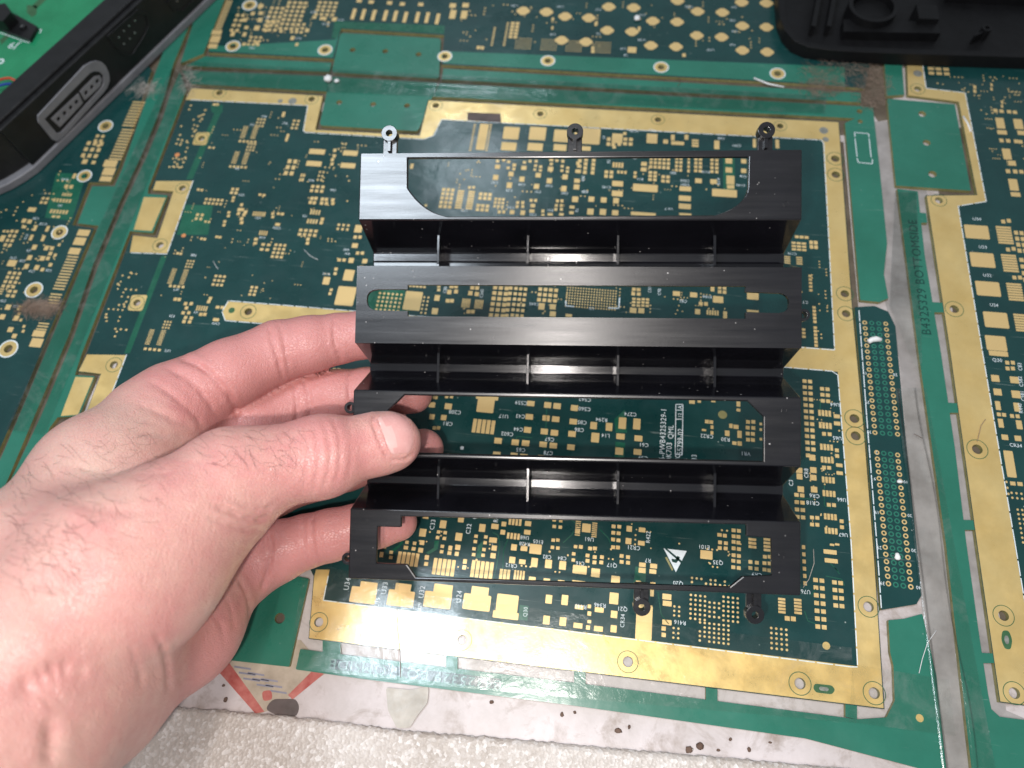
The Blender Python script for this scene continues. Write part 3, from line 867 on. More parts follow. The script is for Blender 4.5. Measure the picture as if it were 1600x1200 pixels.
# light mask patches and broad tracks in the mask
PZ = 0.004
for pts in ([(337, 172), (347, 172), (301, 280), (291, 280)], [(252, 400), (261, 400), (203, 552), (194, 552)], [(330, 163), (348, 164), (348, 175), (338, 180), (330, 174)],
            [(290, 320), (333, 321), (325, 367), (276, 367)], [(572, 438), (630, 440), (640, 490), (572, 490)], [(961, 700), (976, 702), (975, 717), (960, 716)],
            [(960, 655), (976, 640), (980, 676), (962, 676)], [(962, 690), (977, 692), (976, 700), (961, 699)], [(1130, 240), (1148, 242), (1148, 300), (1130, 300)],
            [(993, 885), (1010, 888), (1008, 915), (990, 912)], [(812, 945), (826, 947), (824, 970), (810, 968)], [(627, 838), (632, 838), (629, 850), (617, 862), (611, 860), (624, 850)],
            [(679, 845), (686, 845), (684, 858), (670, 866), (665, 864), (678, 856)], [(747, 852), (755, 845), (752, 872), (744, 872)]):
    PZ += 0.0018
    px_slab('mask_patch', 'main', pts, 'mask_patch', ZB, ZB + PZ, top_only=True)

# left board
mixed_slab('substrate', 'left', [(237, 110), (185, 262), (173, 285), (139, 285), (113, 352), (147, 357), (93, 480), (27, 640), (0, 700), (-120, 960), (-300, 760), (-200, 300), (-60, 60), (200, 60)], HOLES['left'])
mixed_slab('edge_rail', 'left', [(243, 112), (191, 264), (179, 291), (144, 291), (121, 349), (154, 353), (101, 480), (34, 640), (6, 705), (-110, 960), (-90, 980), (0, 778), (54, 650), (107, 525), (145, 415), (185, 320),
           (220, 245), (245, 185), (257, 150), (271, 100), (300, 30), (275, 30)], (), LR)
for pts in ([(88, 270), (135, 272), (112, 345), (70, 340)],):
    px_slab('mask_patch', 'left', pts, 'mask_patch', ZB, ZB + 0.02, top_only=True)
# top board
mixed_slab('substrate', 'top', [(325, 82), (356, 3), (375, -40), (700, -45), (1368, -40), (1369, 40), (1352, 138), (1240, 130), (690, 101), (694, 55), (533, 45), (522, 92)], HOLES['top'])
px_slab('mask_patch', 'top', [(692, 80), (1240, 101), (1320, 105), (1320, 135), (1240, 128.5), (692, 99)], LR, ZB, ZB + 0.02, HOLES['top'], top_only=True)
px_slab('mask_patch', 'top', [(420, 68), (524, 62), (532, 45), (520, 90), (326, 80), (330, 72)], LR, ZB, ZB + 0.02, HOLES['top'], top_only=True)
px_slab('mask_patch', 'top', [(523, 33), (695, 40), (694, 53), (533, 44), (527, 60), (518, 60)], 'mask_patch', ZB, ZB + 0.024, top_only=True)
mixed_slab('edge_rail', 'top', [(320, 88), (518, 98), (515, 112.5), (290, 103)], TAB_H, LR)
mixed_slab('break_off_tab', 'top', [(532, 51), (689, 60), (686, 123), (518, 113)], TAB_H, LR, 5)
mixed_slab('edge_rail', 'top', [(693, 107), (1345, 145), (1345, 160), (690, 124)], TAB_H, LR)
mixed_slab('edge_rail', 'top', [(282, 99), (318, 84), (350, 2), (368, -40), (335, -40), (303, 32)], (), LR)
# right board
R_IN = [(1416, 100), (1418, 148), (1497, 158), (1526, 304), (1447, 305), (1484, 550), (1526, 850), (1562, 1097), (1720, 1118)]
mixed_slab('substrate', 'right', R_IN + [(1800, 1080), (1800, 40), (1600, 10), (1405, -30)], HOLES['right'])
px_slab('gold_border', 'right', [(1417, 101), (1419, 149), (1498, 159), (1527, 305), (1448, 306), (1485, 550), (1527, 850), (1563, 1096), (1720, 1117), (1720, 1058), (1618, 1048), (1585, 850), (1535, 550), (1497, 322), (1541, 315),
        (1508, 145), (1447, 138), (1441, 98)], 'gold', ZB, ZB + 0.05, HOLES['right'], top_only=True, grow=1.02)
mixed_slab('break_off_tab', 'right', [(1386, 154), (1492, 163), (1517, 298), (1400, 290)], TAB_H, LR)
mixed_slab('edge_rail', 'right', [(1374, -30), (1400, -30), (1413, 148), (1385, 150)], (), LR)
mixed_slab('edge_rail', 'right', [(1402, 295), (1434, 299), (1445, 400), (1470, 550), (1492, 700), (1510, 850), (1531, 1000), (1544, 1085), (1549, 1108), (1562, 1120), (1720, 1140), (1720, 1260), (1525, 1260), (1512, 1150), (1478, 850), (1435, 550)], (), LR)
for (x0, x1, y) in ((1438, 1447, 340), (1459, 1473, 480), (1480, 1497, 637), (1504, 1523, 820), (1533, 1552, 1028)):
    mixed_slab('bridge', 'right', [(x0 - 3, y - 8), (x1, y - 7), (x1 + 2, y + 8), (x0 - 1, y + 8)], (), LR, 0.0, ZB - 0.03)

# ---- pads become objects: the 300 largest of each board singly, the rest in one mesh
BOX = [(-.5, -.5), (.5, -.5), (.5, .5), (-.5, .5)]


def prism_mesh(name, outline, mat):
    n = len(outline)
    V = [(x, y, 1) for x, y in outline] + [(x, y, 0) for x, y in outline]
    F = [tuple(range(n))] + [((i + 1) % n, i, i + n, (i + 1) % n + n) for i in range(n)]
    me = bpy.data.meshes.new(name)
    me.from_pydata(V, [], F)
    me.materials.append(MAT[mat])
    me.update()
    return me


OCT = [(0.5 * math.cos(math.pi * (i + .5) / 4), 0.5 * math.sin(math.pi * (i + .5) / 4)) for i in range(8)]
CLOVER = []
for i in range(32):
    q = 2 * math.pi * i / 32
    r = 0.44 if i % 8 == 4 else 0.5
    r = 0.56 if i % 16 in (0, 1, 15) else r
    CLOVER.append((r * math.cos(q), r * math.sin(q)))
SHAPES = [rounded(BOX, 0.045, 2), OCT, CLOVER]
PAD_ME = [prism_mesh('solder_pad', s_, 'pad') for s_ in SHAPES]


def dedupe(lst):
    """drop pads read twice from overlapping patches"""
    out = []
    for t in lst:
        ok = True
        for q in out:
            ox_ = min(t[0] + t[2] / 2, q[0] + q[2] / 2) - max(t[0] - t[2] / 2, q[0] - q[2] / 2)
            if ox_ <= 0:
                continue
            oy_ = min(t[1] + t[3] / 2, q[1] + q[3] / 2) - max(t[1] - t[3] / 2, q[1] - q[3] / 2)
            if oy_ > 0 and ox_ * oy_ > 0.28 * t[2] * t[3]:
                ok = False
                break
        if ok:
            out.append(t)
    return out


for key, lst in PADS.items():
    lst.sort(key=lambda t: -t[2] * t[3])
    lst = [t + (0.03 + 0.005 * (i % 6),) for i, t in enumerate(dedupe(lst))]
    for t in lst[:300]:
        o = bpy.data.objects.new('solder_pad', PAD_ME[t[4]])
        link(o, BOARDS[key])
        o.location = (t[0] * S, t[1] * S, ZB * S)
        o.scale = (t[2] * S, t[3] * S, t[5] * S)
    mb = MB()
    for t in lst[300:]:
        outl = SHAPES[t[4]]
        n = len(outl)
        V = [(t[0] + x * t[2], t[1] + y * t[3], ZB + t[5]) for x, y in outl] + [(t[0] + x * t[2], t[1] + y * t[3], ZB) for x, y in outl]
        mb.add(V, [tuple(range(n))] + [((i + 1) % n, i, i + n, (i + 1) % n + n) for i in range(n)])
    if mb.v:
        tag(mb.build('small_pads', 'pad', BOARDS[key]), kind='stuff')


# ---- rings round the holes
def annulus(c, r0, r1, z, n=28):
    V, F = [], []
    for i in range(n):
        q = 2 * math.pi * i / n
        for r in (r0, r1):
            V.append((c[0] + r * math.cos(q), c[1] + r * math.sin(q), z))
    for i in range(n):
        a, b = 2 * i, 2 * ((i + 1) % n)
        F.append((a, a + 1, b + 1, b))
    return V, F


for key, hl in HOLES.items():
    for (a, b, r) in hl:
        c = on_z(a, b)[:2]
        rm = px_r(a, b, r)
        if key in ('main', 'right'):
            V, F = annulus(c, rm * 1.95, rm * 2.10, ZB + 0.058)
            mesh_obj('hole_ring', V, F, 'ring_dark', BOARDS[key])
        else:
            V, F = annulus(c, rm * 1.02, rm * 2.0, ZB + 0.052)
            mesh_obj('hole_ring', V, F, 'gold', BOARDS[key])
            V, F = annulus(c, rm * 2.0, rm * 2.3, ZB + 0.04)
            mesh_obj('hole_outline', V, F, 'silk', BOARDS[key])
# rows of plated connector holes on the tab at the right of the main board
rows = []
for (p0, p1, q0, n) in (((1351, 504), (1367, 676), (1384, 506), 19), ((1370, 707), (1388, 912), (1402.5, 711), 20)):
    a, b, c = on_z(*p0), on_z(*p1), on_z(*q0)
    for i in range(n):
        for j in range(4):
            rows.append((a + (b - a) * i / (n - 1) + (c - a) * j / 3, j))
vias = MB()
for p, j in rows:
    if j in (0, 3):
        V, F = annulus(p[:2], 0.48, 0.92, ZB + 0.05, 14)
        mesh_obj('plated_hole', V, F, 'pad', BOARDS['main'])
        V, F = annulus(p[:2], 0.0, 0.48, ZB + 0.03, 10)
        vias.add(V, F)
    else:
        V, F = annulus(p[:2], 0.55, 1.0, ZB + 0.03, 12)
        mesh_obj('covered_hole', V, F, LR, BOARDS['main'])
vias.build('hole_fill', 'ink_dark', BOARDS['main'])
# plain spots
for key, a, b, r, mat in (('main', 438, 158, 4, 'lead'), ('main', 457, 158, 6.5, 'lead'), ('main', 1287, 204, 7, 'lead'), ('main', 1290, 218, 5, 'lead'), ('main', 362, 485, 5, 'ring_dark'),
                          ('right', 1434, 115, 7, 'lead'), ('main', 277, 242, 4, 'copper'), ('main', 287, 368, 3.5, 'copper'), ('main', 1291, 1009, 6, 'gold'), ('right', 1437, 1122, 6, 'gold'),
                          ('main', 1129, 648, 7, 'fr4'), ('main', 722, 700, 3, 'silk')):
    c = on_z(a, b)[:2]
    slab('target_spot', circle(c, px_r(a, b, r), 18), ZB, ZB + 0.062, mat, BOARDS[key], top_only=True)
for key, pts in (('main', [(1273, 1068), (1300, 1071), (1305, 1078), (1300, 1085), (1275, 1082), (1270, 1075)]), ('right', [(1566, 985), (1576, 985), (1582, 1000), (1579, 1015), (1570, 1014), (1564, 1000)])):
    o = slab('oval_slot', rounded(xy(pts), 1.5), ZB, ZB + 0.06, 'ring_dark', BOARDS[key], top_only=True)
    slab('slot_core', [(np.array(p) - np.mean(xy(pts), 0)) * 0.45 + np.mean(xy(pts), 0) for p in rounded(xy(pts), 1.5)], ZB + 0.06, ZB + 0.075, 'lead', o, top_only=True)


# ---- printed outlines
def dashes(key, pts, dash=5.2, gap=0.7, w=0.34):
    mb = MB()
    P = [np.array(q) for q in xy(pts)]
    for a, b in zip(P[:-1], P[1:]):
        L = np.linalg.norm(b - a)
        d = (b - a) / L
        n = np.array([-d[1], d[0]]) * w / 2
        t = 0.0
        while t < L - 0.3:
            e = min(t + dash, L)
            c = [a + d * t - n, a + d * e - n, a + d * e + n, a + d * t + n]
            mb.add([(q[0], q[1], ZB + 0.066) for q in c], [(0, 1, 2, 3)])
            t = e + gap
    return mb.build('silkscreen_outline', 'silk', BOARDS[key])


dashes('main', [(298, 156), (481, 165), (474, 204), (477, 207), (662, 218), (678, 212), (690, 187), (1283, 219), (1287, 224), (1304, 547)])
dashes('main', [(1304, 547), (357, 470), (347, 487), (352, 501), (1300, 580), (1309, 586), (1330, 850), (1340, 1042), (1330, 1042), (505, 938), (513, 900)])
dashes('main', [(302, 282), (261, 397), (203, 395)])
dashes('main', [(198, 554), (172, 622)])
dashes('main', [(1342, 485), (1354, 650), (1370, 850), (1377, 950)])
dashes('right', [(1441, 97), (1447, 138), (1508, 145), (1541, 315), (1497, 322), (1535, 550), (1586, 850), (1619, 1048)])
for pts in ([(884, 470), (884, 478), (897, 479)], [(950, 481), (967, 482), (968, 465)]):
    dashes('main', pts, 30, 0.1, 0.5)
for pts in ([(1336, 214), (1335, 207), (1357, 209), (1358, 215)], [(1336, 217), (1339, 245)], [(1358, 217), (1361, 246)], [(1339, 247), (1341, 254), (1363, 256), (1363, 249)]):
    dashes('main', pts, 30, 0.1, 0.35)
# fine tracks
trk = MB()
for pts in ([(770, 832), (778, 836), (781, 850), (776, 885), (771, 905)], [(795, 838), (787, 860), (785, 900)], [(892, 812), (905, 822)], [(880, 848), (893, 836), (897, 830)], [(936, 826), (950, 840), (955, 850)],
            [(855, 620), (850, 735)], [(1028, 925), (1033, 960), (1045, 975)], [(1290, 900), (1315, 905), (1320, 915)], [(1257, 955), (1262, 970), (1275, 975)], [(1267, 930), (1275, 920)], [(1297, 880), (1310, 893)],
            [(1282, 625), (1281, 648), (1300, 652)], [(1288, 745), (1288, 790), (1300, 795)], [(1240, 778), (1270, 780)], [(1303, 885), (1312, 897)], [(805, 690), (808, 682), (832, 684)]):
    for a, b in zip(pts[:-1], pts[1:]):
        A, B = on_z(*a), on_z(*b)
        d = (B - A) / np.linalg.norm(B - A)
        n = np.array([-d[1], d[0], 0]) * 0.14
        trk.add([tuple(q + np.array([0, 0, 0.03])) for q in (A - n, B - n, B + n, A + n)], [(0, 1, 2, 3)])
tag(trk.build('tracks', 'mask_patch', BOARDS['main']), kind='stuff')


TEXTS = []


# ---- lettering printed and etched on the boards
def text(key, px, py, s, h, rot=180, mat='silk', z=0.07, bold=0.0, name='silkscreen_text', sx=0.92):
    cu = bpy.data.curves.new(name, 'FONT')
    cu.body = s
    cu.align_x = 'CENTER'
    cu.align_y = 'CENTER'
    cu.size = px_r(px, py, h / 2) * 2 / 0.70 * S
    cu.space_character = 1.08
    cu.resolution_u = 3
    cu.materials.append(MAT[mat])
    o = bpy.data.objects.new(name, cu)
    COL.objects.link(o)
    p = on_z(px, py)
    TEXTS.append((o, name, BOARDS[key], (p[0] * S, p[1] * S, (ZB + z) * S), math.radians(rot), sx))
    return o


def texts_to_meshes():
    """all lettering becomes plain meshes in one go"""
    bpy.context.view_layer.update()
    dg = bpy.context.evaluated_depsgraph_get()
    done = []
    for o, name, par, loc, rot, sx in TEXTS:
        me = bpy.data.meshes.new_from_object(o.evaluated_get(dg))
        done.append((me, name, par, loc, rot, sx, o))
    for me, name, par, loc, rot, sx, o in done:
        cu = o.data
        bpy.data.objects.remove(o)
        bpy.data.curves.remove(cu)
        me.name = name
        n = bpy.data.objects.new(name, me)
        link(n, par)
        n.location = loc
        n.rotation_euler = (0, 0, rot)
        n.scale = (sx, 1, 1)
    TEXTS.clear()


def texts(crop, key, lst, h=6.3, rot=180):
    ox, oy, s = CROPS[crop]
    for t in lst:
        text(key, ox + t[0] / s, oy + t[1] / s, t[2], t[4] if len(t) > 4 else h, t[3] if len(t) > 3 else rot)


texts('E', 'main', [(405, 250, 'C208'), (340, 353, 'CR1'), (840, 287, 'U17'), (997, 167, 'C559'), (990, 287, 'C43'), (972, 403, 'C44'), (872, 445, 'C602'), (992, 587, 'C65'), (1250, 493, 'C67'), (1238, 615, 'C78'),
                    (1565, 137, 'C562'), (1562, 222, 'C560'), (1540, 342, 'C85'), (1515, 408, 'C86')])
texts('W', 'main', [(425, 235, 'C274'), (200, 278, 'R294'), (232, 402, 'L14'), (530, 475, 'C61'), (524, 577, 'C59'), (1022, 407, 'CR22'), (1168, 432, 'R30'), (1325, 543, 'VR1')])
texts('W', 'main', [(680, 405, '56-PWB4325329-1', 90, 8.6), (728, 530, '0K703', 90, 8.6), (742, 375, 'QML', 90, 8.2), (795, 580, 'NO', 90, 8), (815, 450, '55799-02', 90, 8.2), (812, 245, '12', 90, 5.5),
                    (815, 182, 'A', 90, 7), (925, 575, '33', 90, 8), (855, 594, 'R', 90, 6)])
dashes('main', [(1055, 710), (1056, 632), (1067, 632), (1066, 711), (1055, 710)], 60, 0.1, 0.3)
dashes('main', [(1056, 655), (1067, 655)], 60, 0.1, 0.3)
dashes('main', [(1056, 641), (1067, 641)], 60, 0.1, 0.3)
texts('G', 'main', [(517, 132, 'C33', 90, 7), (767, 162, 'C32', 90, 7), (957, 95, 'R4', 90, 7), (808, 80, 'C', 90, 7), (1155, 222, 'U68'), (1155, 265, 'R428'), (1248, 250, 'E105'), (1310, 355, 'C82'), (1415, 365, 'C84'),
                    (1540, 400, 'C16'), (1062, 415, 'CR12')], 5.8)
texts('H', 'main', [(360, 662, 'CR21'), (452, 598, 'R422', 90), (450, 742, 'R7'), (225, 772, 'Q17'), (82, 610, 'U61'), (800, 658, 'E101'), (887, 755, 'Q35'), (638, 885, 'Q20'), (1130, 832, 'CR9'), (1345, 258, 'C3', 90),
                    (1440, 198, 'CR8', 90), (1490, 338, 'CR6'), (1480, 383, 'CR18'), (1435, 938, 'U76'), (292, 1120, 'CR34', 90), (150, 1022, 'R346'), (30, 1030, 'R440'), (290, 1045, 'Q21'), (650, 1130, 'R416')], 6.4)
texts('V', 'main', [(92, 890, 'U34', 90), (325, 915, 'U33', 90), (558, 940, 'U32', 90), (790, 970, 'U24', 90), (280, 1005, 'U35', 90, 6), (545, 1035, 'U29', 90, 6), (1205, 1065, 'Q30', 90, 6)], 8)
texts('Q', 'main', [(418, 328, 'U64'), (432, 538, 'U65'), (460, 923, 'U66'), (470, 1142, 'U67'), (605, 132, '19', 180, 5), (795, 142, '20', 180, 5), (620, 314, '29', 180, 5), (632, 500, '39', 180, 5), (667, 792, '9', 180, 5),
                    (860, 812, '10', 180, 5), (680, 1002, '19', 180, 5), (885, 1022, '20', 180, 5), (678, 628, '1', 180, 5)], 6)
texts('R', 'main', [(695, 22, '29', 180, 5.5), (910, 40, '30', 180, 5.5), (715, 245, '39', 180, 5.5), (940, 272, '40', 180, 5.5)])
texts('P', 'right', [(1305, 370, 'U34', 0), (1342, 545, 'U33', 0), (1370, 722, 'U32', 0), (1412, 908, 'U24', 0)], 5.5)
texts('Q', 'right', [(1432, 52, 'Q30', 0), (1575, 92, 'C83', 90), (1580, 185, 'C582', 90), (1592, 275, 'C581', 90), (1578, 352, 'R440', 90), (1548, 585, 'CR34', 0)], 6)
texts('B', 'main', [(360, 140, 'C131'), (475, 135, 'R25'), (650, 150, 'U11'), (908, 185, 'C68'), (1003, 230, 'C591'), (175, 180, 'L9', 90), (190, 490, 'C145'), (680, 450, 'C502'), (680, 475, 'C501'), (605, 400, 'R81'),
                    (810, 395, 'R115'), (1045, 422, 'C58'), (1030, 478, 'C142'), (892, 455, 'R119', 90), (45, 437, 'C90', 90), (55, 518, 'Q5'), (580, 625, 'U4 7'), (370, 305, 'R8', 90), (205, 330, 'R5', 90), (400, 440, 'R11'),
                    (1350, 905, 'C176')], 4.6)
texts('D', 'main', [(670, 282, 'C82'), (820, 255, 'E104'), (462, 210, 'C57', 90), (522, 225, 'C98', 90), (97, 327, 'U5'), (1432, 288, 'CT')], 5)
texts('C', 'main', [(703, 212, 'C88', 90), (932, 235, 'C240', 90), (1258, 300, 'C643')], 5)
texts('A', 'main', [(760, 315, 'C37'), (890, 385, 'C39'), (1002, 333, 'C98'), (1145, 398, 'C91'), (1245, 345, 'C60'), (1385, 412, 'C62'), (1565, 398, 'C95'), (905, 538, 'CR4'), (1255, 562, 'R31'), (1100, 602, 'C52'), (488, 562, 'U72'),
                    (1550, 285, 'R9', 90), (1495, 565, 'R2', 90)], 4.6)
texts('I', 'main', [(850, 208, 'R51'), (775, 258, 'C7'), (980, 250, 'R61'), (710, 698, 'C54'), (812, 842, 'U21'), (930, 905, 'C556'), (840, 965, 'U18'), (1105, 830, 'C8'), (1145, 607, 'R65'), (1282, 668, 'C66'), (410, 1075, 'U7'),
                    (1365, 1040, 'R40'), (1370, 1065, 'R41'), (682, 535, 'U6')], 4)
texts('J', 'main', [(410, 275, 'R28'), (275, 655, 'R29'), (425, 632, 'U3'), (550, 702, 'C544'), (300, 490, 'U71'), (1240, 392, 'R112'), (248, 872, 'U72')], 4)
texts('K', 'left', [(405, 120, 'R101'), (225, 365, 'C24'), (270, 400, 'C132'), (165, 480, 'C13', 90), (180, 565, 'C9'), (85, 612, 'C10'), (140, 630, 'C25'), (200, 695, 'C24'), (305, 690, 'C26'), (375, 285, 'U2'), (20, 880, 'C35'), (100, 915, 'C31')], 4)
texts('M', 'top', [(415, 35, 'L181'), (700, 42, 'L161'), (1215, 95, 'L13'), (1500, 40, 'L15'), (655, 215, 'L18'), (940, 60, 'L17'), (1210, 250, 'L128'), (1095, 305, 'L14'), (1110, 345, 'L8'), (940, 212, 'L6')], 4.2)
texts('N', 'top', [(305, 45, 'L156'), (585, 45, 'L41'), (440, 312, 'L147'), (578, 128, 'L42'), (590, 195, 'L43'), (578, 280, 'L44')], 4.2)
texts('L', 'top', [(760, 75, 'R75'), (835, 150, 'R131'), (930, 125, 'C14'), (470, 110, 'C2'), (665, 240, 'C15'), (375, 300, 'C41')], 4)
# big etched lettering on the rails
px_slab('text_ground', 'main', [(518, 1029), (783, 1061), (780, 1077), (516, 1045)], 'mask_dark', ZB, ZB + 0.015, top_only=True)

text('main', 648, 1053, 'B4325329 BOTTOMSIDE', 14, 180, 'etched_pale', 0.03, 0.0, 'etched_text', 1.22)
text('right', 1437, 430, 'B4325329 BOTTOMSIDE', 14, 90, 'ink_dark', 0.03, 0.0, 'etched_text', 0.98)
# warning triangle with a slash
tri = [(1037, 857), (1073, 861), (1056, 894)]
t_o = slab('warning_triangle', xy(tri), ZB, ZB + 0.065, 'silk', BOARDS['main'], top_only=True)
slab('slash', xy([(1038, 857), (1042, 857), (1066, 877), (1064, 880)]), ZB + 0.065, ZB + 0.08, 'ink_dark', t_o, top_only=True)
slab('hand_mark', rounded(xy([(1049, 873), (1056, 874), (1058, 868), (1063, 871), (1057, 880), (1050, 878)]), 0.4), ZB + 0.065, ZB + 0.08, 'ink_dark', t_o, top_only=True)
for dx in (0,):
    slab('olive_edge', xy([(1039, 871), (1042, 870), (1052, 890), (1050, 892)]), ZB, ZB + 0.055, 'fr4', t_o, top_only=True)  # olive strip along one edge of the triangle
texts_to_meshes()

# ================================================================== the black plastic bracket
BO = at(900, 590, 225)
bw = RC.T @ (np.array([0.078, 0.0414, 1.0]) / np.linalg.norm([0.078, 0.0414, 1.0]))     # away from the camera, through the plates
bu = RC.T @ np.array([1, 0.0164, -0.078])
bu = bu - (bu @ bw) * bw
bu /= np.linalg.norm(bu)
bv = np.cross(bw, bu)
bv = -bv                                                                                 # towards the bracket's far edge


def pl(px, py, d=0.0):
    """bracket coordinates (u along, v up) of a pixel on the plane d mm behind the plates' face"""
    r = ray(px, py)
    t = ((BO + bw * d - CAMP) @ bw) / (r @ bw)
    P = CAMP + r * t - BO
    return (float(P @ bu), float(P @ bv))


def plastic_mat(name, r0, r1):
    m, nt, b = node_mat(name)
    v = tex_coord(nt)
    base = ramp(nt, noise(nt, v, 60, 4), [(0.3, (0.0045, 0.0045, 0.006)), (0.7, (0.008, 0.0078, 0.0105))])
    vo = nt.nodes.new('ShaderNodeTexVoronoi')
    vo.inputs['Scale'].default_value = 300
    nt.links.new(v, vo.inputs['Vector'])
    mul = nt.nodes.new('ShaderNodeMath')
    mul.operation = 'MULTIPLY'
    nt.links.new(ramp(nt, vo.outputs['Distance'], [(0.05, gray(1)), (0.10, gray(0))]), mul.inputs[0])
    nt.links.new(ramp(nt, noise(nt, v, 130, 3), [(0.50, gray(0)), (0.60, gray(0.85))]), mul.inputs[1])
    mix = nt.nodes.new('ShaderNodeMix')
    mix.data_type = 'RGBA'
    nt.links.new(mul.outputs[0], mix.inputs['Factor'])
    nt.links.new(base, mix.inputs['A'])
    mix.inputs['B'].default_value = (0.45, 0.43, 0.42, 1)
    nt.links.new(mix.outputs['Result'], b.inputs['Base Color'])
    v2 = tex_coord(nt, (22, 420, 420))
    st = noise(nt, v2, 1.0, 5, 0.65)
    nt.links.new(ramp(nt, st, [(0.3, gray(r0)), (0.75, gray(r1))]), b.inputs['Roughness'])
    n1 = bump(nt, None, st, 0.05, 0.00005)
    bump(nt, b, noise(nt, v, 700, 3), 0.08, 0.00006, n1)
    b.inputs['Specular IOR Level'].default_value = 0.66
    return m


MAT['plastic'] = plastic_mat('black_plastic', 0.20, 0.30)
MAT['plastic_gloss'] = plastic_mat('black_plastic_polished', 0.10, 0.17)
bracket = bpy.data.objects.new('plastic_bracket', None)
COL.objects.link(bracket)
tag(bracket, 'black plastic bracket of four slotted plates held up by a hand', 'bracket')
bm4 = Matrix.Identity(4)
for i in range(3):
    bm4[i][0], bm4[i][1], bm4[i][2] = bu[i], bv[i], -bw[i]
bm4.translation = Vector(BO * S)
bracket.matrix_world = bm4


def bpart(name, V, F, mat='plastic', parent=None, bev=0.0, smooth=False):
    o = mesh_obj(name, V, F, mat, None, smooth)
    o.parent = parent or bracket
    if bev:
        md = o.modifiers.new('bevel', 'BEVEL')
        md.width = bev * S
        md.segments = 2
        md.limit_method = 'ANGLE'
        md.angle_limit = math.radians(40)
        md.harden_normals = False
    return o


UL, UR = -70.5, 68.2
PT = 1.5


def arc_px(p0, c, p1, n=8):
    """quadratic curve p0 -> p1 pulled towards c"""
    return [((1 - t) ** 2 * p0[0] + 2 * t * (1 - t) * c[0] + t * t * p1[0], (1 - t) ** 2 * p0[1] + 2 * t * (1 - t) * c[1] + t * t * p1[1]) for t in np.linspace(0, 1, n)]


W1 = [(637, 247), (1170, 245)] + arc_px((1169, 292), (1166, 322), (1118, 336)) + arc_px((697, 338), (660, 330), (637, 293))
W2 = [(592, 452), (637, 452), (637, 445), (1165, 447), (1165, 456), (1215, 458)] + arc_px((1218, 458), (1233, 460), (1233, 473), 5) + arc_px((1233, 475), (1233, 488), (1216, 489), 5) \
    + [(1165, 488), (1165, 498), (637, 494), (637, 486), (592, 485)] + arc_px((590, 485), (573, 484), (573, 469), 5) + arc_px((573, 467), (573, 453), (590, 452), 5)
W3 = [(632, 617), (1168, 622), (1193, 651), (1193, 722), (900, 715.5), (606, 711), (607, 641)]
W4 = [(627, 807), (1166, 818), (1166, 838), (1205, 841), (1206, 899), (1160, 901), (1140, 917), (650, 903), (636, 882), (588, 880), (590, 823), (627, 824)]
for (v1, v0, wpx) in ((71.3, 49.6, W1), (34.8, 10.0, W2), (-5.0, -25.9, W3), (-42.5, -64.5, W4)):
    hole = [pl(*q) for q in wpx]
    # keep the thin rims at least 1.2 mm wide
    hole = [(a, min(max(b, v0 + 1.15), v1 - 1.3)) for a, b in hole]
    V, F = slab_geo([(UL, v0), (UR, v0), (UR, v1), (UL, v1)], [hole], -PT, 0.0)
    bpart('front_plate', V, F, bev=0.35)
# troughs between the plates, open at both ends, each with four webs
DEP = 18.0
for (va, fa, fb, vb) in ((49.6, 43.0, 39.9, 34.8), (10.0, 5.0, 2.0, -5.0), (-25.9, -33.4, -36.3, -42.5)):
    prof = [(va, -0.02), (fa, -DEP), (fb, -DEP), (vb, -0.02), (vb - 1.5, -1.7), (fb - 1.3, -DEP - 1.7), (fa + 1.3, -DEP - 1.7), (va + 1.5, -1.7)]
    V = [(UL + 0.05, a, b) for a, b in prof] + [(UR - 0.05, a, b) for a, b in prof]
    n = len(prof)
    F = [(i, (i + 1) % n, (i + 1) % n + n, i + n) for i in range(n)]
    quad = [(0, 1, 6, 7), (1, 2, 5, 6), (2, 3, 4, 5)]
    F += [tuple(reversed(q)) for q in quad] + [tuple(i + n for i in q) for q in quad]
    tr = bpart('trough', V, F, 'plastic_gloss', bev=0.0)
    me = tr.data
    bmx = bmesh.new()
    bmx.from_mesh(me)
    bmesh.ops.recalc_face_normals(bmx, faces=bmx.faces)
    bmx.to_mesh(me)
    bmx.free()
    md = tr.modifiers.new('bevel', 'BEVEL')
    md.width = 0.35 * S
    md.segments = 2
    md.limit_method = 'ANGLE'
    md.angle_limit = math.radians(30)
    py = {49.6: 395, 10.0: 575, -25.9: 760}[va]
    wd = 8.0
    for pxx in (684.5, 824.5, 965.5, 1117):
        uc = pl(pxx, py, wd)[0]
        f = wd / DEP
        vu, vd = va + (fa - va) * f + 0.4, vb + (fb - vb) * f - 0.4
        pr = [(vu, -wd), (fa + 0.3, -DEP - 0.5), (fb - 0.3, -DEP - 0.5), (vd, -wd)]
        V = [(uc - 0.45, a, b) for a, b in pr] + [(uc + 0.45, a, b) for a, b in pr]
        F = [(0, 1, 2, 3), (7, 6, 5, 4)] + [(i, i + 4, (i + 1) % 4 + 4, (i + 1) % 4) for i in range(4)]
        bpart('web', V, F, 'plastic_gloss', parent=tr, bev=0.12)


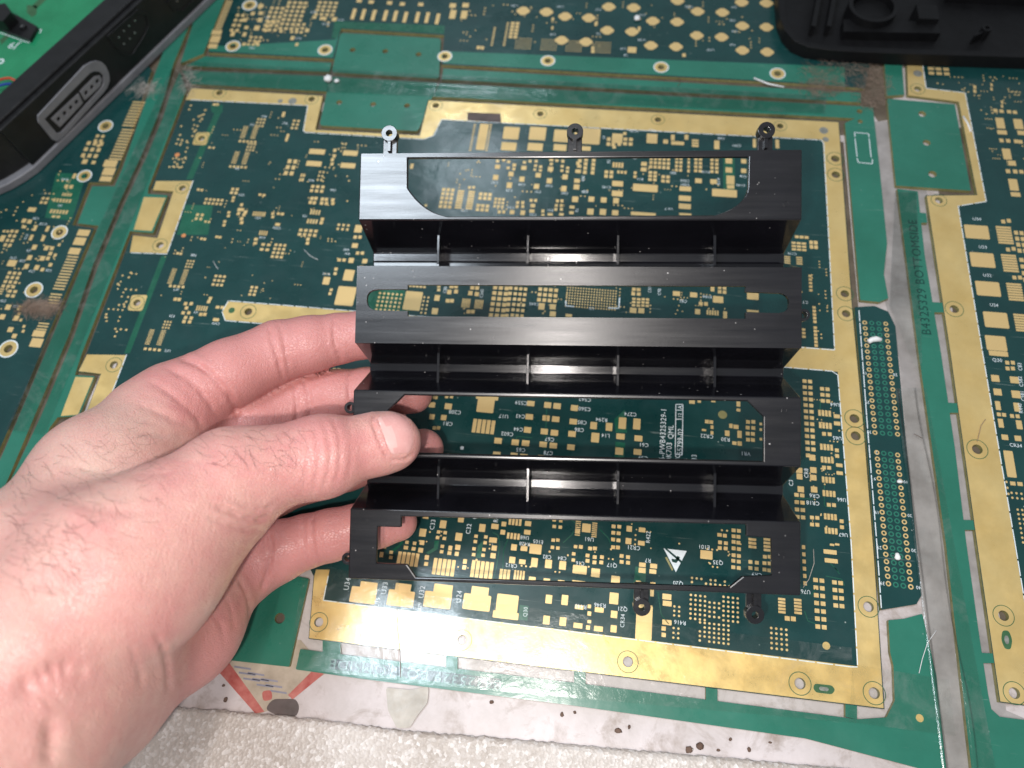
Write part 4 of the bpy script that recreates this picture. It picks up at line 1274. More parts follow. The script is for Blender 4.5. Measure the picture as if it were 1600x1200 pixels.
def lug(px, py, d, v_edge, width=4.6, rad=2.6, side=None):
    """an eye with a hole on a short ribbed stem"""
    cu_, cv_ = pl(px, py, d)
    root = None
    n = 24
    V, F = slab_geo(circle((cu_, cv_), rad, n), [circle((cu_, cv_), 1.05, 16)], -d - 3.4, -d)
    root = bpart('mounting_lug', V, F, bev=0.25)
    if side is None:
        lo, hi = sorted((cv_, v_edge))
        V, F = slab_geo([(cu_ - width / 2, lo + (rad * 0.6 if cv_ < v_edge else 0)), (cu_ + width / 2, lo + (rad * 0.6 if cv_ < v_edge else 0)), (cu_ + width / 2, hi - (rad * 0.6 if cv_ > v_edge else 0)),
                         (cu_ - width / 2, hi - (rad * 0.6 if cv_ > v_edge else 0))], [], -d - 3.0, -d - 1.6)
        bpart('stem', V, F, parent=root, bev=0.2)
        V, F = slab_geo([(cu_ - 0.5, lo + rad * 0.7), (cu_ + 0.5, lo + rad * 0.7), (cu_ + 0.5, hi - rad * 0.7), (cu_ - 0.5, hi - rad * 0.7)], [], -d - 1.7, -d - 0.25)
        bpart('rib', V, F, parent=root, bev=0.12)
    else:
        a, b = sorted((cu_, side))
        V, F = slab_geo([(a, cv_ - width / 2), (b, cv_ - width / 2), (b, cv_ + width / 2), (a, cv_ + width / 2)], [], -d - 3.0, -d - 1.6)
        bpart('stem', V, F, parent=root, bev=0.2)
    return root


lug(608, 208, 1.5, 70.8)
lug(898.5, 205, 1.5, 70.8)
lug(1198, 203, 1.5, 70.8)
lug(1003, 949, 4.5, -63.8, rad=2.7)
lug(1180, 961, 6.5, -63.8, rad=2.8)
lug(547, 637, 2.0, 0, rad=1.9, width=3.2, side=-69.8)
lug(543, 873, 2.0, 0, rad=1.9, width=3.2, side=-69.8)
lug(1256, 492, 3.0, 0, rad=1.9, width=3.2, side=67.6)
# moulding pin marks
for (a, b) in ((577, 498), (570, 815), (1228, 318), (1226, 641), (1222, 869)):
    c = pl(a, b)
    V, F = slab_geo(circle(c, 0.95, 18), [circle(c, 0.62, 14)], -0.2, 0.14)
    bpart('pin_mark', V, F, bev=0.05)
# ================================================================== console shell, top left
MAT['shell'] = simple('shell', (0.006, 0.006, 0.0065), (0.011, 0.011, 0.012), 120, 0.42, 0, 0.1, 0.25, 1400, spec=0.4)
MAT['shell_gray'] = simple('shell_gray', (0.15, 0.15, 0.165), (0.20, 0.20, 0.215), 120, 0.45, 0, 0.1, 0.25, 1400)
MAT['pin_metal'] = simple('pin_metal', (0.5, 0.5, 0.5), (0.7, 0.7, 0.7), 300, 0.3, 0.9)
MAT['void'] = simple('void', (0.004, 0.004, 0.004), (0.006, 0.006, 0.006), 100, 0.6)
WA, WB_ = on_z(337, 2)[:2], on_z(62, 270)[:2]
we = (WA - WB_) / np.linalg.norm(WA - WB_)
wo = np.array([we[1], -we[0]])                    # outwards, to the camera's side
shell = empty('console_shell', (*(WB_ * 0.5 + WA * 0.5), ZB), 'black console lower shell with grey trim and controller ports on its side', 'console shell')


def offset_path(path, d):
    """shift an open path sideways (inwards when d > 0: to its left)"""
    P = np.array(path)
    T = np.gradient(P, axis=0)
    T /= np.linalg.norm(T, axis=1, keepdims=True)
    return P + d * np.stack([-T[:, 1], T[:, 0]], 1)


corner = [on_z(*q)[:2] for q in ((-330, 372), (-200, 352), (-110, 338), (-50, 324), (-12, 311), (20, 297), (42, 284))]
straight = [WB_ + we * t for t in np.linspace(0, 150, 30)]
path = [np.array(q) for q in corner] + straight                     # runs left to right; its inside is on the left


def band(name, d0, d1, z0, z1, mat, parent, lo=0, hi=None, bev=0.0):
    p0, p1 = offset_path(path, d0)[lo:hi], offset_path(path, d1)[lo:hi]
    o = slab(name, [tuple(q) for q in p0] + [tuple(q) for q in p1[::-1]], z0, z1, mat, parent)
    if bev:
        md = o.modifiers.new('bevel', 'BEVEL')
        md.width = bev * S
        md.segments = 3
        md.limit_method = 'ANGLE'
        md.angle_limit = math.radians(35)
    return o


band('grey_trim', 0.0, 14, ZB + 0.05, ZB + 4.2, 'shell_gray', shell, bev=0.7)
band('wall', 3.6, 16.5, ZB + 4.25, ZB + 28.5, 'shell', shell, bev=0.8)
nC = len(corner)
band('port_panel', 0.9, 3.9, ZB + 4.3, ZB + 27.0, 'shell', shell, lo=nC, bev=0.6)
slab('shell_floor', [tuple(q) for q in offset_path(path, 16)] + [tuple(on_z(400, -420)[:2]), tuple(on_z(-420, -300)[:2])], ZB + 3.0, ZB + 5.0, 'shell', shell)

PAN = 0.9


def wallp(px, py, d=0.0):
    """(along, height) of a pixel on the panel face pushed out by d"""
    r = ray(px, py)
    q0 = np.array([*(WB_ - wo * PAN + wo * d), 0])
    n = np.array([*wo, 0])
    t = ((q0 - CAMP) @ n) / (r @ n)
    P = CAMP + r * t
    return float((P[:2] - WB_) @ we), float(P[2])


def wall_slab(name, px_pts, d0, d1, mat, parent, holes=(), rnd=0.0, bev=0.0, st=False):
    pts = px_pts if st else [wallp(*q) for q in px_pts]
    if rnd:
        pts = rounded(pts, rnd)
    V, F = slab_geo(pts, holes, d0, d1)
    W = []
    for a, b, c in V:
        q = WB_ + we * a + wo * (c - PAN)
        W.append((q[0], q[1], b))
    o = mesh_obj(name, W, F, mat, parent)
    if bev:
        md = o.modifiers.new('bevel', 'BEVEL')
        md.width = bev * S
        md.segments = 2
        md.limit_method = 'ANGLE'
    return o


# seven-way controller socket: grey D-shaped surround, dark well, two socket blocks
outer = [(57, 180), (128, 104)] + arc_px((130, 102), (158, 82), (168, 112), 6) + arc_px((169, 118), (172, 130), (160, 144), 4) + [(97, 213)] + arc_px((94, 216), (86, 224), (80, 217), 3) + [(58, 190)]
inner = [(68, 185), (137, 115)] + arc_px((139, 113), (152, 106), (160, 118), 5) + [(160, 128), (157, 136), (94, 206), (87, 207)]
inn = [wallp(*q) for q in inner]
sur = wall_slab('port_surround', outer, 0.02, 1.0, 'shell_gray', shell, [inn], bev=0.25)
wall_slab('port_well', inn, 0.0, 0.1, 'void', sur, st=True)
for blk, hol in (([(78, 185), (121, 145), (128, 160), (92, 198)], ((90, 185), (99.5, 176), (109, 167), (118, 158.5))),
                 ([(123, 142), (146, 119), (154, 117), (158, 123), (155, 134), (131, 156)], ((133, 144), (142, 135), (150.5, 126)))):
    pts = [wallp(*q) for q in blk]
    hl = [circle(wallp(*h_), 1.05, 12) for h_ in hol]
    b_ = wall_slab('socket_block', pts, 0.12, 0.9, 'shell_gray', sur, hl, st=True, bev=0.15)
# black hexagonal socket with pins, twice
for k, (hexo, pins) in enumerate(((((171, 56), (213, 19), (228, 24), (231, 40), (226, 52), (206, 84), (196, 84), (186, 76)), ((185, 58), (193, 48), (201, 40), (210, 32), (193, 68), (202, 60), (210, 51))),
                                  (((263, 3), (290, -22), (300, -15), (300, 0), (284, 16), (274, 16)), ((276, 1), (283, -6), (291, -12))))):
    pts = [wallp(*q) for q in hexo]
    c = np.mean(pts, 0)
    fr = wall_slab('port_surround', [tuple(c + (np.array(p) - c) * 1.14) for p in pts], 0.02, 0.7, 'shell', shell, [[tuple(c + (np.array(p) - c) * 0.98) for p in pts]], st=True, bev=0.2)
    wall_slab('port_well', [tuple(c + (np.array(p) - c) * 0.97) for p in pts], 0.0, 0.08, 'void', fr, st=True)
    for q in pins:
        wall_slab('pin', circle(wallp(*q), 0.42, 8), 0.0, 0.5, 'pin_metal', fr, st=True)
# the bright green board inside the shell
inner_path = offset_path(path, 17.0)
ib_z = ZB + 12.0
ib = empty('console_circuit_board', (*on_z(20, 20, ib_z)[:2], ib_z), 'bright green circuit board marked J9 inside the black console shell', 'circuit board')
slab('substrate', [tuple(q) for q in inner_path[2:]] + [tuple(on_z(330, -330)[:2]), tuple(on_z(-420, -260)[:2]), tuple(on_z(-420, 200)[:2])], ib_z - 1.6, ib_z, 'mask_console', ib)
for pts in ([(42, 8), (58, 9), (57, 22), (50, 27), (42, 20)], [(50, 9), (75, -14), (82, -10), (57, 14)], [(0, 62), (14, 50), (18, 54), (2, 70)]):
    slab('mask_patch', xy(pts, ib_z), ib_z, ib_z + 0.04, 'ring_dark', ib, top_only=True)
for a, b in (((0, 51), (45, 67)), ((45, 67), (48, 62)), ((58, 46), (65, 46)), ((65, 46), (62, 52))):
    A, B = on_z(*a, ib_z)[:2], on_z(*b, ib_z)[:2]
    d = (B - A) / np.linalg.norm(B - A)
    n = np.array([-d[1], d[0]]) * 0.22
    slab('silkscreen_line', [tuple(A - n), tuple(B - n), tuple(B + n), tuple(A + n)], ib_z, ib_z + 0.05, 'silk', ib, top_only=True)
BOARDS['console'] = ib
t_ = text('console', 21, 71, 'J9', 12, 166)
TEXTS[-1] = (TEXTS[-1][0], 'silkscreen_text', ib, tuple(on_z(21, 71, ib_z)[:2] * S) + ((ib_z + 0.06) * S,), math.radians(166), 1.0)
texts_to_meshes()
V, F = annulus(on_z(1, 96, ib_z)[:2], 1.0, 1.9, ib_z + 0.05)
mesh_obj('hole_ring', V, F, 'silk', ib)
clip = slab('metal_clip', xy([(-14, 20), (10, 14), (20, 20), (58, 41), (46, 62), (8, 48), (-14, 40)], ib_z + 2), ib_z + 0.1, ib_z + 2.0, 'shell', None)
tag(clip, 'black clip screwed to the bright green board beside the J9 mark', 'clip')
sc = on_z(36, 43, ib_z + 2)
slab('screw_head', circle(sc[:2], 1.9, 20), ib_z + 2.0, ib_z + 2.9, 'shell', clip)
for q in (0.4, 0.4 + math.pi / 2):
    d = np.array([math.cos(q), math.sin(q)])
    n = np.array([-d[1], d[0]]) * 0.16
    slab('screw_slot', [tuple(sc[:2] - d - n), tuple(sc[:2] + d - n), tuple(sc[:2] + d + n), tuple(sc[:2] - d + n)], ib_z + 2.9, ib_z + 2.95, 'pin_metal', clip, top_only=True)
wl = slab('upright_tab', xy([(-12, 8), (8, 5), (17, 19), (4, 33), (-12, 30)], ib_z + 8), ib_z + 1.9, ib_z + 8, 'shell', clip)
MAT['wire_red'] = simple('wire_red', (0.45, 0.05, 0.02), (0.55, 0.09, 0.03), 100, 0.4)
MAT['wire_blue'] = simple('wire_blue', (0.01, 0.04, 0.25), (0.02, 0.06, 0.35), 100, 0.4)
for nm, mt, dy, lab in (('wire', 'wire_red', 0, 'thin red wire inside the black console shell'), ('wire', 'wire_blue', 9, 'thin blue wire under the red one inside the console shell')):
    pts = [on_z(a, b + dy, ib_z + 3) for a, b in ((-60, 140), (-25, 132), (-5, 126), (8, 122.5), (16, 122), (24, 126))]
    V, F = tube_geo(pts, 0.65, 8)
    tag(mesh_obj(nm, V, F, mt, None, True), lab, 'wire')

# ================================================================== black tray, top right
MAT['tray'] = simple('tray', (0.0035, 0.0035, 0.004), (0.006, 0.006, 0.007), 100, 0.52, 0, 0.08, 0.2, 1200, spec=0.25)
tray = empty('plastic_tray', (*on_z(1420, 60)[:2], ZB), 'black plastic tray with rounded corner on the circuit boards, top right', 'tray')
tp = [on_z(*q)[:2] for q in ((1200, -190), (1206, -60), (1209, 10), (1212, 45), (1220, 66), (1234, 82), (1256, 92), (1290, 97), (1340, 100), (1420, 103), (1520, 106), (1640, 110), (1780, 114))]
tp = np.array(tp)


def inset(P, d):
    T = np.gradient(P, axis=0)
    T /= np.linalg.norm(T, axis=1, keepdims=True)
    return P + d * np.stack([-T[:, 1], T[:, 0]], 1)


far = [tuple(on_z(1780, -260)[:2]), tuple(on_z(1200, -260)[:2])]
o = slab('tray_wall', [tuple(q) for q in tp] + [tuple(q) for q in inset(tp, 3.2)[::-1]], ZB + 0.1, ZB + 7.0, 'tray', tray)
md = o.modifiers.new('bevel', 'BEVEL')
md.width = 0.7 * S
md.segments = 3
md.limit_method = 'ANGLE'
md.angle_limit = math.radians(40)
slab('tray_floor', [tuple(q) for q in inset(tp, 2.8)] + far, ZB + 0.3, ZB + 3.2, 'tray', tray)
c = on_z(1365, 8, ZB + 12)[:2]
o = slab('round_well', circle(c, 11.5, 36), ZB + 3.2, ZB + 12, 'tray', tray, [circle(c, 9.6, 30)])
slab('well_core', circle(c, 9.5, 30), ZB + 3.2, ZB + 8, 'tray', tray)
slab('block', xy([(1318, 30), (1466, 34), (1470, 52), (1318, 49)], ZB + 8), ZB + 3.2, ZB + 8, 'tray', tray)
slab('block', xy([(1432, 6), (1464, 8), (1468, 30), (1436, 29)], ZB + 11), ZB + 3.2, ZB + 11, 'tray', tray)
slab('block', xy([(1480, -60), (1640, -50), (1640, -6), (1484, -12)], ZB + 9), ZB + 3.2, ZB + 9, 'tray', tray)
for a in (1268, 1292):
    slab('fin', xy([(a, 40), (a + 7, 41), (a + 22, -40), (a + 15, -40)], ZB + 9), ZB + 3.2, ZB + 9, 'tray', tray)
c = on_z(1543, 43, ZB + 9)[:2]
o = slab('screw_boss', circle(c, 2.3, 22), ZB + 3.2, ZB + 9, 'tray', tray, [circle(c, 1.1, 16)])
slab('boss_rib', [tuple(c + np.array(q)) for q in ((-6, -4.2), (-5.6, -4.9), (-1.2, -1.9), (-1.6, -1.3))], ZB + 3.2, ZB + 8.2, 'tray', tray)

# ================================================================== foam sheet, sticker and marks on the bench
def foam_mat():
    m, nt, b = node_mat('foam')
    v = tex_coord(nt)
    vo = nt.nodes.new('ShaderNodeTexVoronoi')
    vo.inputs['Scale'].default_value = 950
    nt.links.new(v, vo.inputs['Vector'])
    col = ramp(nt, noise(nt, v, 35, 6, 0.7), [(0.3, (0.40, 0.345, 0.30)), (0.7, (0.58, 0.53, 0.49))])
    mix = nt.nodes.new('ShaderNodeMix')
    mix.data_type = 'RGBA'
    nt.links.new(ramp(nt, vo.outputs['Color'], [(0.55, gray(0)), (0.95, gray(0.75))]), mix.inputs['Factor'])
    nt.links.new(col, mix.inputs['A'])
    mix.inputs['B'].default_value = (0.80, 0.77, 0.75, 1)
    nt.links.new(mix.outputs['Result'], b.inputs['Base Color'])
    b.inputs['Roughness'].default_value = 0.4
    n1 = bump(nt, None, vo.outputs['Distance'], 0.6, 0.0004)
    bump(nt, b, noise(nt, v, 900, 4), 0.5, 0.0004, n1)
    return m


MAT['foam'] = foam_mat()
FZ = 3.0
edge = [(120, 1092), (255, 1103), (330, 1108), (400, 1115), (470, 1121), (560, 1132), (620, 1140), (700, 1147), (780, 1153), (850, 1159), (950, 1169), (1080, 1180), (1230, 1193), (1420, 1211), (1700, 1240)]
fe = []
rf = random.Random(3)
for (a, b) in zip(edge[:-1], edge[1:]):
    n = max(2, int((b[0] - a[0]) / 6))
    for t in range(n):
        f = t / n
        fe.append((a[0] * (1 - f) + b[0] * f + rf.uniform(-1, 1), a[1] * (1 - f) + b[1] * f + rf.gauss(0, 0.9)))
E_ = [on_z(a, b, FZ) for a, b in fe]
rowsF = 26
V, F = [], []
m_ = len(E_)
for j in range(rowsF):
    f = (j / (rowsF - 1)) ** 1.3
    for i, e in enumerate(E_):
        z = FZ + rf.uniform(-0.12, 0.12) - (1.2 if j == 0 else 0)
        V.append((e[0] + rf.uniform(-.2, .2), e[1] - 0.4 * (j > 0) - f * 46, z))
V += [(e[0], e[1], 0.02) for e in E_]
for j in range(rowsF - 1):
    for i in range(m_ - 1):
        F.append((j * m_ + i, (j + 1) * m_ + i, (j + 1) * m_ + i + 1, j * m_ + i + 1))
for i in range(m_ - 1):
    F.append((rowsF * m_ + i, i, i + 1, rowsF * m_ + i + 1))
foam = mesh_obj('foam_sheet', V, F, 'foam', None, True)
tag(foam, 'pale grainy foam sheet along the near edge of the bench', 'foam sheet')

MAT['card'] = simple('card', (0.34, 0.28, 0.21), (0.50, 0.42, 0.33), 160, 0.55)
MAT['red_print'] = simple('red_print', (0.36, 0.06, 0.05), (0.50, 0.17, 0.14), 260, 0.55)
MAT['grey_print'] = simple('grey_print', (0.20, 0.20, 0.25), (0.28, 0.27, 0.32), 100, 0.5)
MAT['brown_stain'] = simple('brown_stain', (0.07, 0.055, 0.05), (0.12, 0.09, 0.085), 150, 0.6)
stk = slab('paper_sticker', xy([(332, 1036), (404, 1116), (425, 1108), (512, 1050), (470, 1000), (360, 1000)], 0.2), 0.02, 0.2, 'card', None)
tag(stk, 'worn beige paper sticker with red border stuck on the bench below the hand', 'sticker')
slab('red_border', xy([(334, 1041), (399, 1115), (413, 1112), (354, 1030)], 0.24), 0.2, 0.24, 'red_print', stk, top_only=True)
slab('red_border', xy([(450, 1086), (457, 1093), (506, 1053), (490, 1046)], 0.24), 0.2, 0.24, 'red_print', stk, top_only=True)
slab('red_spot', rounded(xy([(409, 1080), (424, 1078), (426, 1093), (411, 1096)], 0.24), 1.2), 0.2, 0.24, 'red_print', stk, top_only=True)
for k in range(9):
    a0 = 366 + k * 7
    b0 = 1040 + k * 3.2 + (k % 3) * 6
    slab('print_line', xy([(a0, b0), (a0 + 26, b0 + 4), (a0 + 26, b0 + 7), (a0, b0 + 3)], 0.23), 0.2, 0.23, 'grey_print', stk, top_only=True)
o = slab('stain', rounded(xy([(414, 1108), (426, 1092), (462, 1092), (468, 1104), (464, 1119), (440, 1122)], 0.15), 2.2), 0.02, 0.3, 'brown_stain', None, top_only=True)
tag(o, 'dark brown oval stain on the bench at the sticker corner', 'stain')
MAT['dirt'] = simple('dirt', (0.09, 0.05, 0.035), (0.17, 0.11, 0.08), 300, 0.8)


def crumb(name, px, py, z, r, mat, label, cat, group=None, seed=0, flat=0.6):
    rr = random.Random(seed)
    bmx = bmesh.new()
    bmesh.ops.create_icosphere(bmx, subdivisions=2, radius=1.0)
    ax = (rr.uniform(0.7, 1.3), rr.uniform(0.7, 1.2), flat)
    for v in bmx.verts:
        k = 1 + rr.uniform(-0.22, 0.22)
        v.co = Vector((v.co.x * ax[0] * k, v.co.y * ax[1] * k, v.co.z * ax[2] * k)) * r
    lo = min(v.co.z for v in bmx.verts)
    p = on_z(px, py, z)
    V = [(v.co.x + p[0], v.co.y + p[1], v.co.z - lo + z) for v in bmx.verts]
    F = [tuple(v.index for v in f.verts) for f in bmx.faces]
    bmx.free()
    o = mesh_obj(name, V, F, mat, None, True)
    return tag(o, label, cat, group)


MAT['white_bit'] = simple('white_bit', (0.72, 0.72, 0.72), (0.82, 0.82, 0.82), 300, 0.6)
for k, (a, b, r, lab) in enumerate(((514, 126, 2.1, 'white crumb on the seam at the lower tab corner, beside the top rail'), (527, 128, 1.2, 'small white crumb touching the larger one on the seam'),
                                    (995, 31, 1.7, 'white crumb among the round gold pads of the far board'), (1401, 871, 1.3, 'white crumb on the lower rows of connector holes'),
                                    (1405, 753, 0.9, 'tiny white crumb beside the number 10 connector hole'))):
    crumb('white_crumb', a, b, ZB + 0.15, r, 'white_bit', lab, 'crumb', None, 11 + k)
V, F = tube_geo([on_z(a, b, ZB + 1.0) for a, b in ((1357, 534), (1362, 531), (1369, 529.5), (1377, 531))], [0.9, 1.1, 1.2, 0.8], 7)
tag(mesh_obj('white_chip', V, F, 'white_bit', None, True), 'white plastic chip lying on the upper rows of connector holes', 'chip')
SPECKS = ((878, 1116, 0.9, 'small dirt speck on the bench nearest the grey tape scrap, right of it'), (898, 1113, 0.8, 'small dirt speck close to the near rail above the foam edge'),
          (966, 1142, 1.5, 'dark smudge of dirt on the bench below the middle hole of the gold border'), (983, 1136, 0.9, 'small dirt speck touching the smudge below the middle border hole'),
          (1076, 1171, 1.7, 'squarish dark dirt lump against the foam edge'), (1093, 1166, 1.8, 'largest dark dirt lump on the bench, beside the squarish one'),
          (1122, 1172, 0.7, 'tiny dirt grain right of the two large dirt lumps'), (1141, 1155, 0.8, 'reddish dirt grain between the near rail and the foam'),
          (350, 1071, 0.8, 'tiny dirt grain at the left arm of the red sticker border'), (353, 1093, 1.3, 'dirt speck on the bench between the hand and the sticker'),
          (768, 1097, 1.0, 'lone dirt speck between the tape scrap and the near rail'), (1170, 1171, 1.0, 'rightmost large dirt speck on the bench strip'),
          (1203, 1160, 0.6, 'tiny dirt grain farthest right on the bench strip'))
for k, (a, b, r, lab) in enumerate(SPECKS):
    crumb('dirt_speck', a, b, 0.05, r * 0.72, 'dirt', lab, 'dirt', 'dirt specks on the bench', 40 + k, 0.45)


o = slab('brown_tape', xy([(731, 176), (782, 178), (783, 192), (730, 188)], ZB), ZB + 0.08, ZB + 0.2, 'brown_stain', None)
tag(o, 'dark brown tape piece on the far gold border above the bracket', 'tape')


# lint and loose fibres
def lint(name, cx, cy, rx, ry, n, mat, label, seed, zt=2.6, fr=0.06, ln=5.0, z=None):
    rr = random.Random(seed)
    mb = MB()
    for _ in range(n):
        q, s = rr.uniform(0, 2 * math.pi), math.sqrt(rr.random())
        p = on_z(cx + rx * s * math.cos(q), cy + ry * s * math.sin(q), ZB)
        d = rr.uniform(0, 2 * math.pi)
        L = rr.uniform(0.4, 1) * ln
        cv = rr.uniform(-1.6, 1.6)
        z0, z1 = ZB + 0.1 + rr.random() ** 2 * zt, ZB + 0.1 + rr.random() ** 2 * zt
        pts = [(p[0] + L * t * math.cos(d + cv * t), p[1] + L * t * math.sin(d + cv * t), z0 * (1 - t) + z1 * t + 0.5 * zt * t * (1 - t)) for t in (0, .25, .5, .75, 1)]
        mb.add(*tube_geo(pts, fr, 3, False))
    o = mb.build(name, mat, None, True)
    o['kind'] = 'stuff'
    return tag(o, label, 'lint')


MAT['lint_brown'] = simple('lint_brown', (0.22, 0.15, 0.11), (0.36, 0.27, 0.21), 200, 0.9)
MAT['lint_gray'] = simple('lint_gray', (0.40, 0.36, 0.32), (0.55, 0.51, 0.46), 200, 0.9)
lint('lint_clump', 1285, 137, 34, 14, 260, 'lint_brown', 'brown lint clump on the seam under the black tray', 5, 1.6, 0.045, 6)
lint('lint_clump', 1310, 110, 60, 12, 180, 'lint_brown', 'dark brown lint tucked against the near wall of the black tray', 9, 1.6, 0.05, 6)
lint('lint_clump', 1362, 140, 26, 34, 260, 'lint_brown', 'dark brown fluff filling the gap corner beside the right board', 19, 1.6, 0.06, 5)
lint('lint_clump', 62, 482, 32, 9, 420, 'lint_brown', 'flat brown lint patch lying over the gold edge fingers', 6, 0.6, 0.06, 6)
lint('lint_clump', 226, 140, 22, 9, 150, 'lint_gray', 'grey lint under the rim of the console shell', 7, 1.4, 0.05, 7)
lint('lint_clump', 294, 128, 12, 22, 90, 'lint_gray', 'pale lint on the corner where the board seams meet', 8, 1.4, 0.06, 6)
for k, (pts, mat, lab) in enumerate((
        ([(1178, 122), (1200, 131), (1225, 136)], 'white_bit', 'pale plastic sliver on the far seam left of the lint clump'),
        ([(1455, 0), (1455, 1)], 'white_bit', ''),
        ([(1271, 858), (1272, 880), (1264, 905), (1255, 918)], 'lint_gray', 'pale curved fibre on the board right of the bracket'),
        ([(1463, 985), (1449, 1005), (1441, 1030), (1436, 1052)], 'white_bit', 'white fibre curving down the near corner rail'),
        ([(475, 390), (485, 400), (497, 406)], 'white_bit', 'short white fibre on the dark board above the index finger'),
        ([(333, 408), (338, 417), (341, 420)], 'white_bit', 'tiny white fibre on the dark board at the far left'),
        ([(1060, 120), (1064, 126), (1059, 135)], 'dirt', 'short dark hair across the seam of the far board'),
        ([(626, 1058), (625, 1020), (621, 985), (620, 950)], 'lint_brown', 'thin dark hair standing along the tape edge over the near gold border'),
        ([(1428, 678), (1434, 681), (1441, 685)], 'dirt', 'dark hair in the pale gap right of the connector holes'),
        ([(1540, 655), (1533, 665), (1527, 690)], 'lint_brown', 'fine brown hair above a hole in the right gold border'),
        ([(1475, 165), (1483, 178), (1490, 190)], 'white_bit', ''),
        ([(1505, 182), (1512, 193), (1517, 206)], 'white_bit', 'white sliver stuck on the right gold border by the green tab'))):
    if not lab:
        continue
    P = [on_z(a, b, ZB + 0.35) for a, b in pts]
    rad = 0.45 if 'sliver' in lab else 0.11
    V, F = tube_geo(P, rad, 5)
    tag(mesh_obj('loose_fibre', V, F, mat, None, True), lab, 'fibre')


# ================================================================== clear tape over the seams
def tape_mat():
    m = bpy.data.materials.new('clear_tape')
    m.use_nodes = True
    nt = m.node_tree
    nt.nodes.clear()
    out = nt.nodes.new('ShaderNodeOutputMaterial')
    tr = nt.nodes.new('ShaderNodeBsdfTransparent')
    tr.inputs['Color'].default_value = (0.97, 0.98, 0.97, 1)
    gl = nt.nodes.new('ShaderNodeBsdfGlossy')
    gl.inputs['Roughness'].default_value = 0.16
    df = nt.nodes.new('ShaderNodeBsdfDiffuse')
    df.inputs['Color'].default_value = (0.62, 0.64, 0.62, 1)
    v = tex_coord(nt)
    fr = nt.nodes.new('ShaderNodeFresnel')
    fr.inputs['IOR'].default_value = 1.5
    b1 = bump(nt, None, noise(nt, v, 130, 5, 0.6, 0.5), 0.5, 0.0006)
    nt.links.new(b1, gl.inputs['Normal'])
    mix1 = nt.nodes.new('ShaderNodeMixShader')
    nt.links.new(fr.outputs[0], mix1.inputs['Fac'])
    nt.links.new(tr.outputs[0], mix1.inputs[1])
    nt.links.new(gl.outputs[0], mix1.inputs[2])
    mix2 = nt.nodes.new('ShaderNodeMixShader')
    w = ramp(nt, noise(nt, v, 75, 6, 0.7, 0.8), [(0.50, gray(0.0)), (0.78, gray(0.13))])
    nt.links.new(w, mix2.inputs['Fac'])
    nt.links.new(mix1.outputs[0], mix2.inputs[1])
    nt.links.new(df.outputs[0], mix2.inputs[2])
    nt.links.new(mix2.outputs[0], out.inputs['Surface'])
    return m


MAT['tape'] = tape_mat()


def tape(quad, nx, ny, fz, label):
    a, b, c, d = (on_z(*q)[:2] for q in quad)
    V, F = [], []
    for j in range(ny + 1):
        for i in range(nx + 1):
            s, t = i / nx, j / ny
            p = (a * (1 - s) + b * s) * (1 - t) + (d * (1 - s) + c * s) * t
            V.append((p[0], p[1], ZB + 0.14 + max(0, fz(p[0], p[1], s, t))))
    for j in range(ny):
        for i in range(nx):
            k = j * (nx + 1) + i
            F.append((k, k + nx + 1, k + nx + 2, k + 1))
    o = mesh_obj('clear_tape', V, F, 'tape', None, True)
    return tag(o, label, 'tape', 'strips of clear tape over the board seams')


def wob(amp, lx, ly, ph=0.0):
    return lambda x, y, s, t: amp * (1 + 0.6 * math.sin(x / lx + ph) + 0.4 * math.sin(y / ly + 1.3 * ph + x / (2.3 * lx)))


tape([(283, 96), (1292, 150), (1288, 178), (276, 134)], 120, 10, lambda x, y, s, t: 0.12 * (1 + math.sin(x / 5.0)) + 0.55 * math.exp(-((t - 0.45) / 0.16) ** 2) * (0.7 + 0.3 * math.sin(x / 17)), 'clear tape strip along the far seam between two circuit boards')
tape([(268, 108), (302, 112), (70, 680), (10, 672)], 16, 140, wob(0.26, 3.0, 5.0), 'clear tape strip along the slanting seam left of the large board')
tape([(1398, 608), (1446, 606), (1556, 1206), (1472, 1206)], 40, 90, lambda x, y, s, t: 0.1 + 0.06 * math.sin(y / 7.0) + 0.5 * math.exp(-((s - 0.05) / 0.04) ** 2) + 0.3 * math.exp(-((s - 0.62 - 0.05 * math.sin(y / 11)) / 0.05) ** 2), 'clear tape strip over the gap along the right board')
tape([(478, 884), (624, 902), (621, 1062), (452, 1044)], 40, 24, lambda x, y, s, t: 0.62 * (1 + math.sin((x + 55) / 8.0)), 'clear tape piece over the near left corner of the gold border')
tape([(627, 925), (1330, 1012), (1338, 1130), (623, 1066)], 110, 24, lambda x, y, s, t: 0.05 + 0.75 * (1 - math.exp(-s * 9)) * math.exp(-((s - 0.12) / 0.10) ** 2) + 0.08 * (1 + math.sin(x / 6.0)), 'long clear tape strip over the near gold border and rail')
tape([(1332, 1038), (1482, 1062), (1492, 1150), (1326, 1128)], 24, 16, wob(0.18, 3.5, 5.0, 2.0), 'wrinkled clear tape over the near right corner of the gold border')
tape([(1398, 300), (1432, 300), (1441, 600), (1389, 480)], 8, 50, wob(0.15, 3.0, 8.0, 0.4), 'clear tape strip over the pale gap beside the BOTTOMSIDE rail')
# a grey glued-on scrap of tape hanging over the rail edge
V, F = slab_geo(rounded(xy([(603, 1074), (640, 1078), (670, 1072), (668, 1098), (652, 1118), (640, 1137), (620, 1138), (606, 1110)], 1.2), 1.0), [], 0.6, 1.2)
MAT['old_tape'] = simple('old_tape', (0.30, 0.27, 0.22), (0.44, 0.40, 0.34), 180, 0.35, 0, 0.1, 0.4, 300)
tag(mesh_obj('tape_scrap', V, F, 'old_tape', None), 'grey brown scrap of old tape on the bench below the near rail', 'tape scrap')
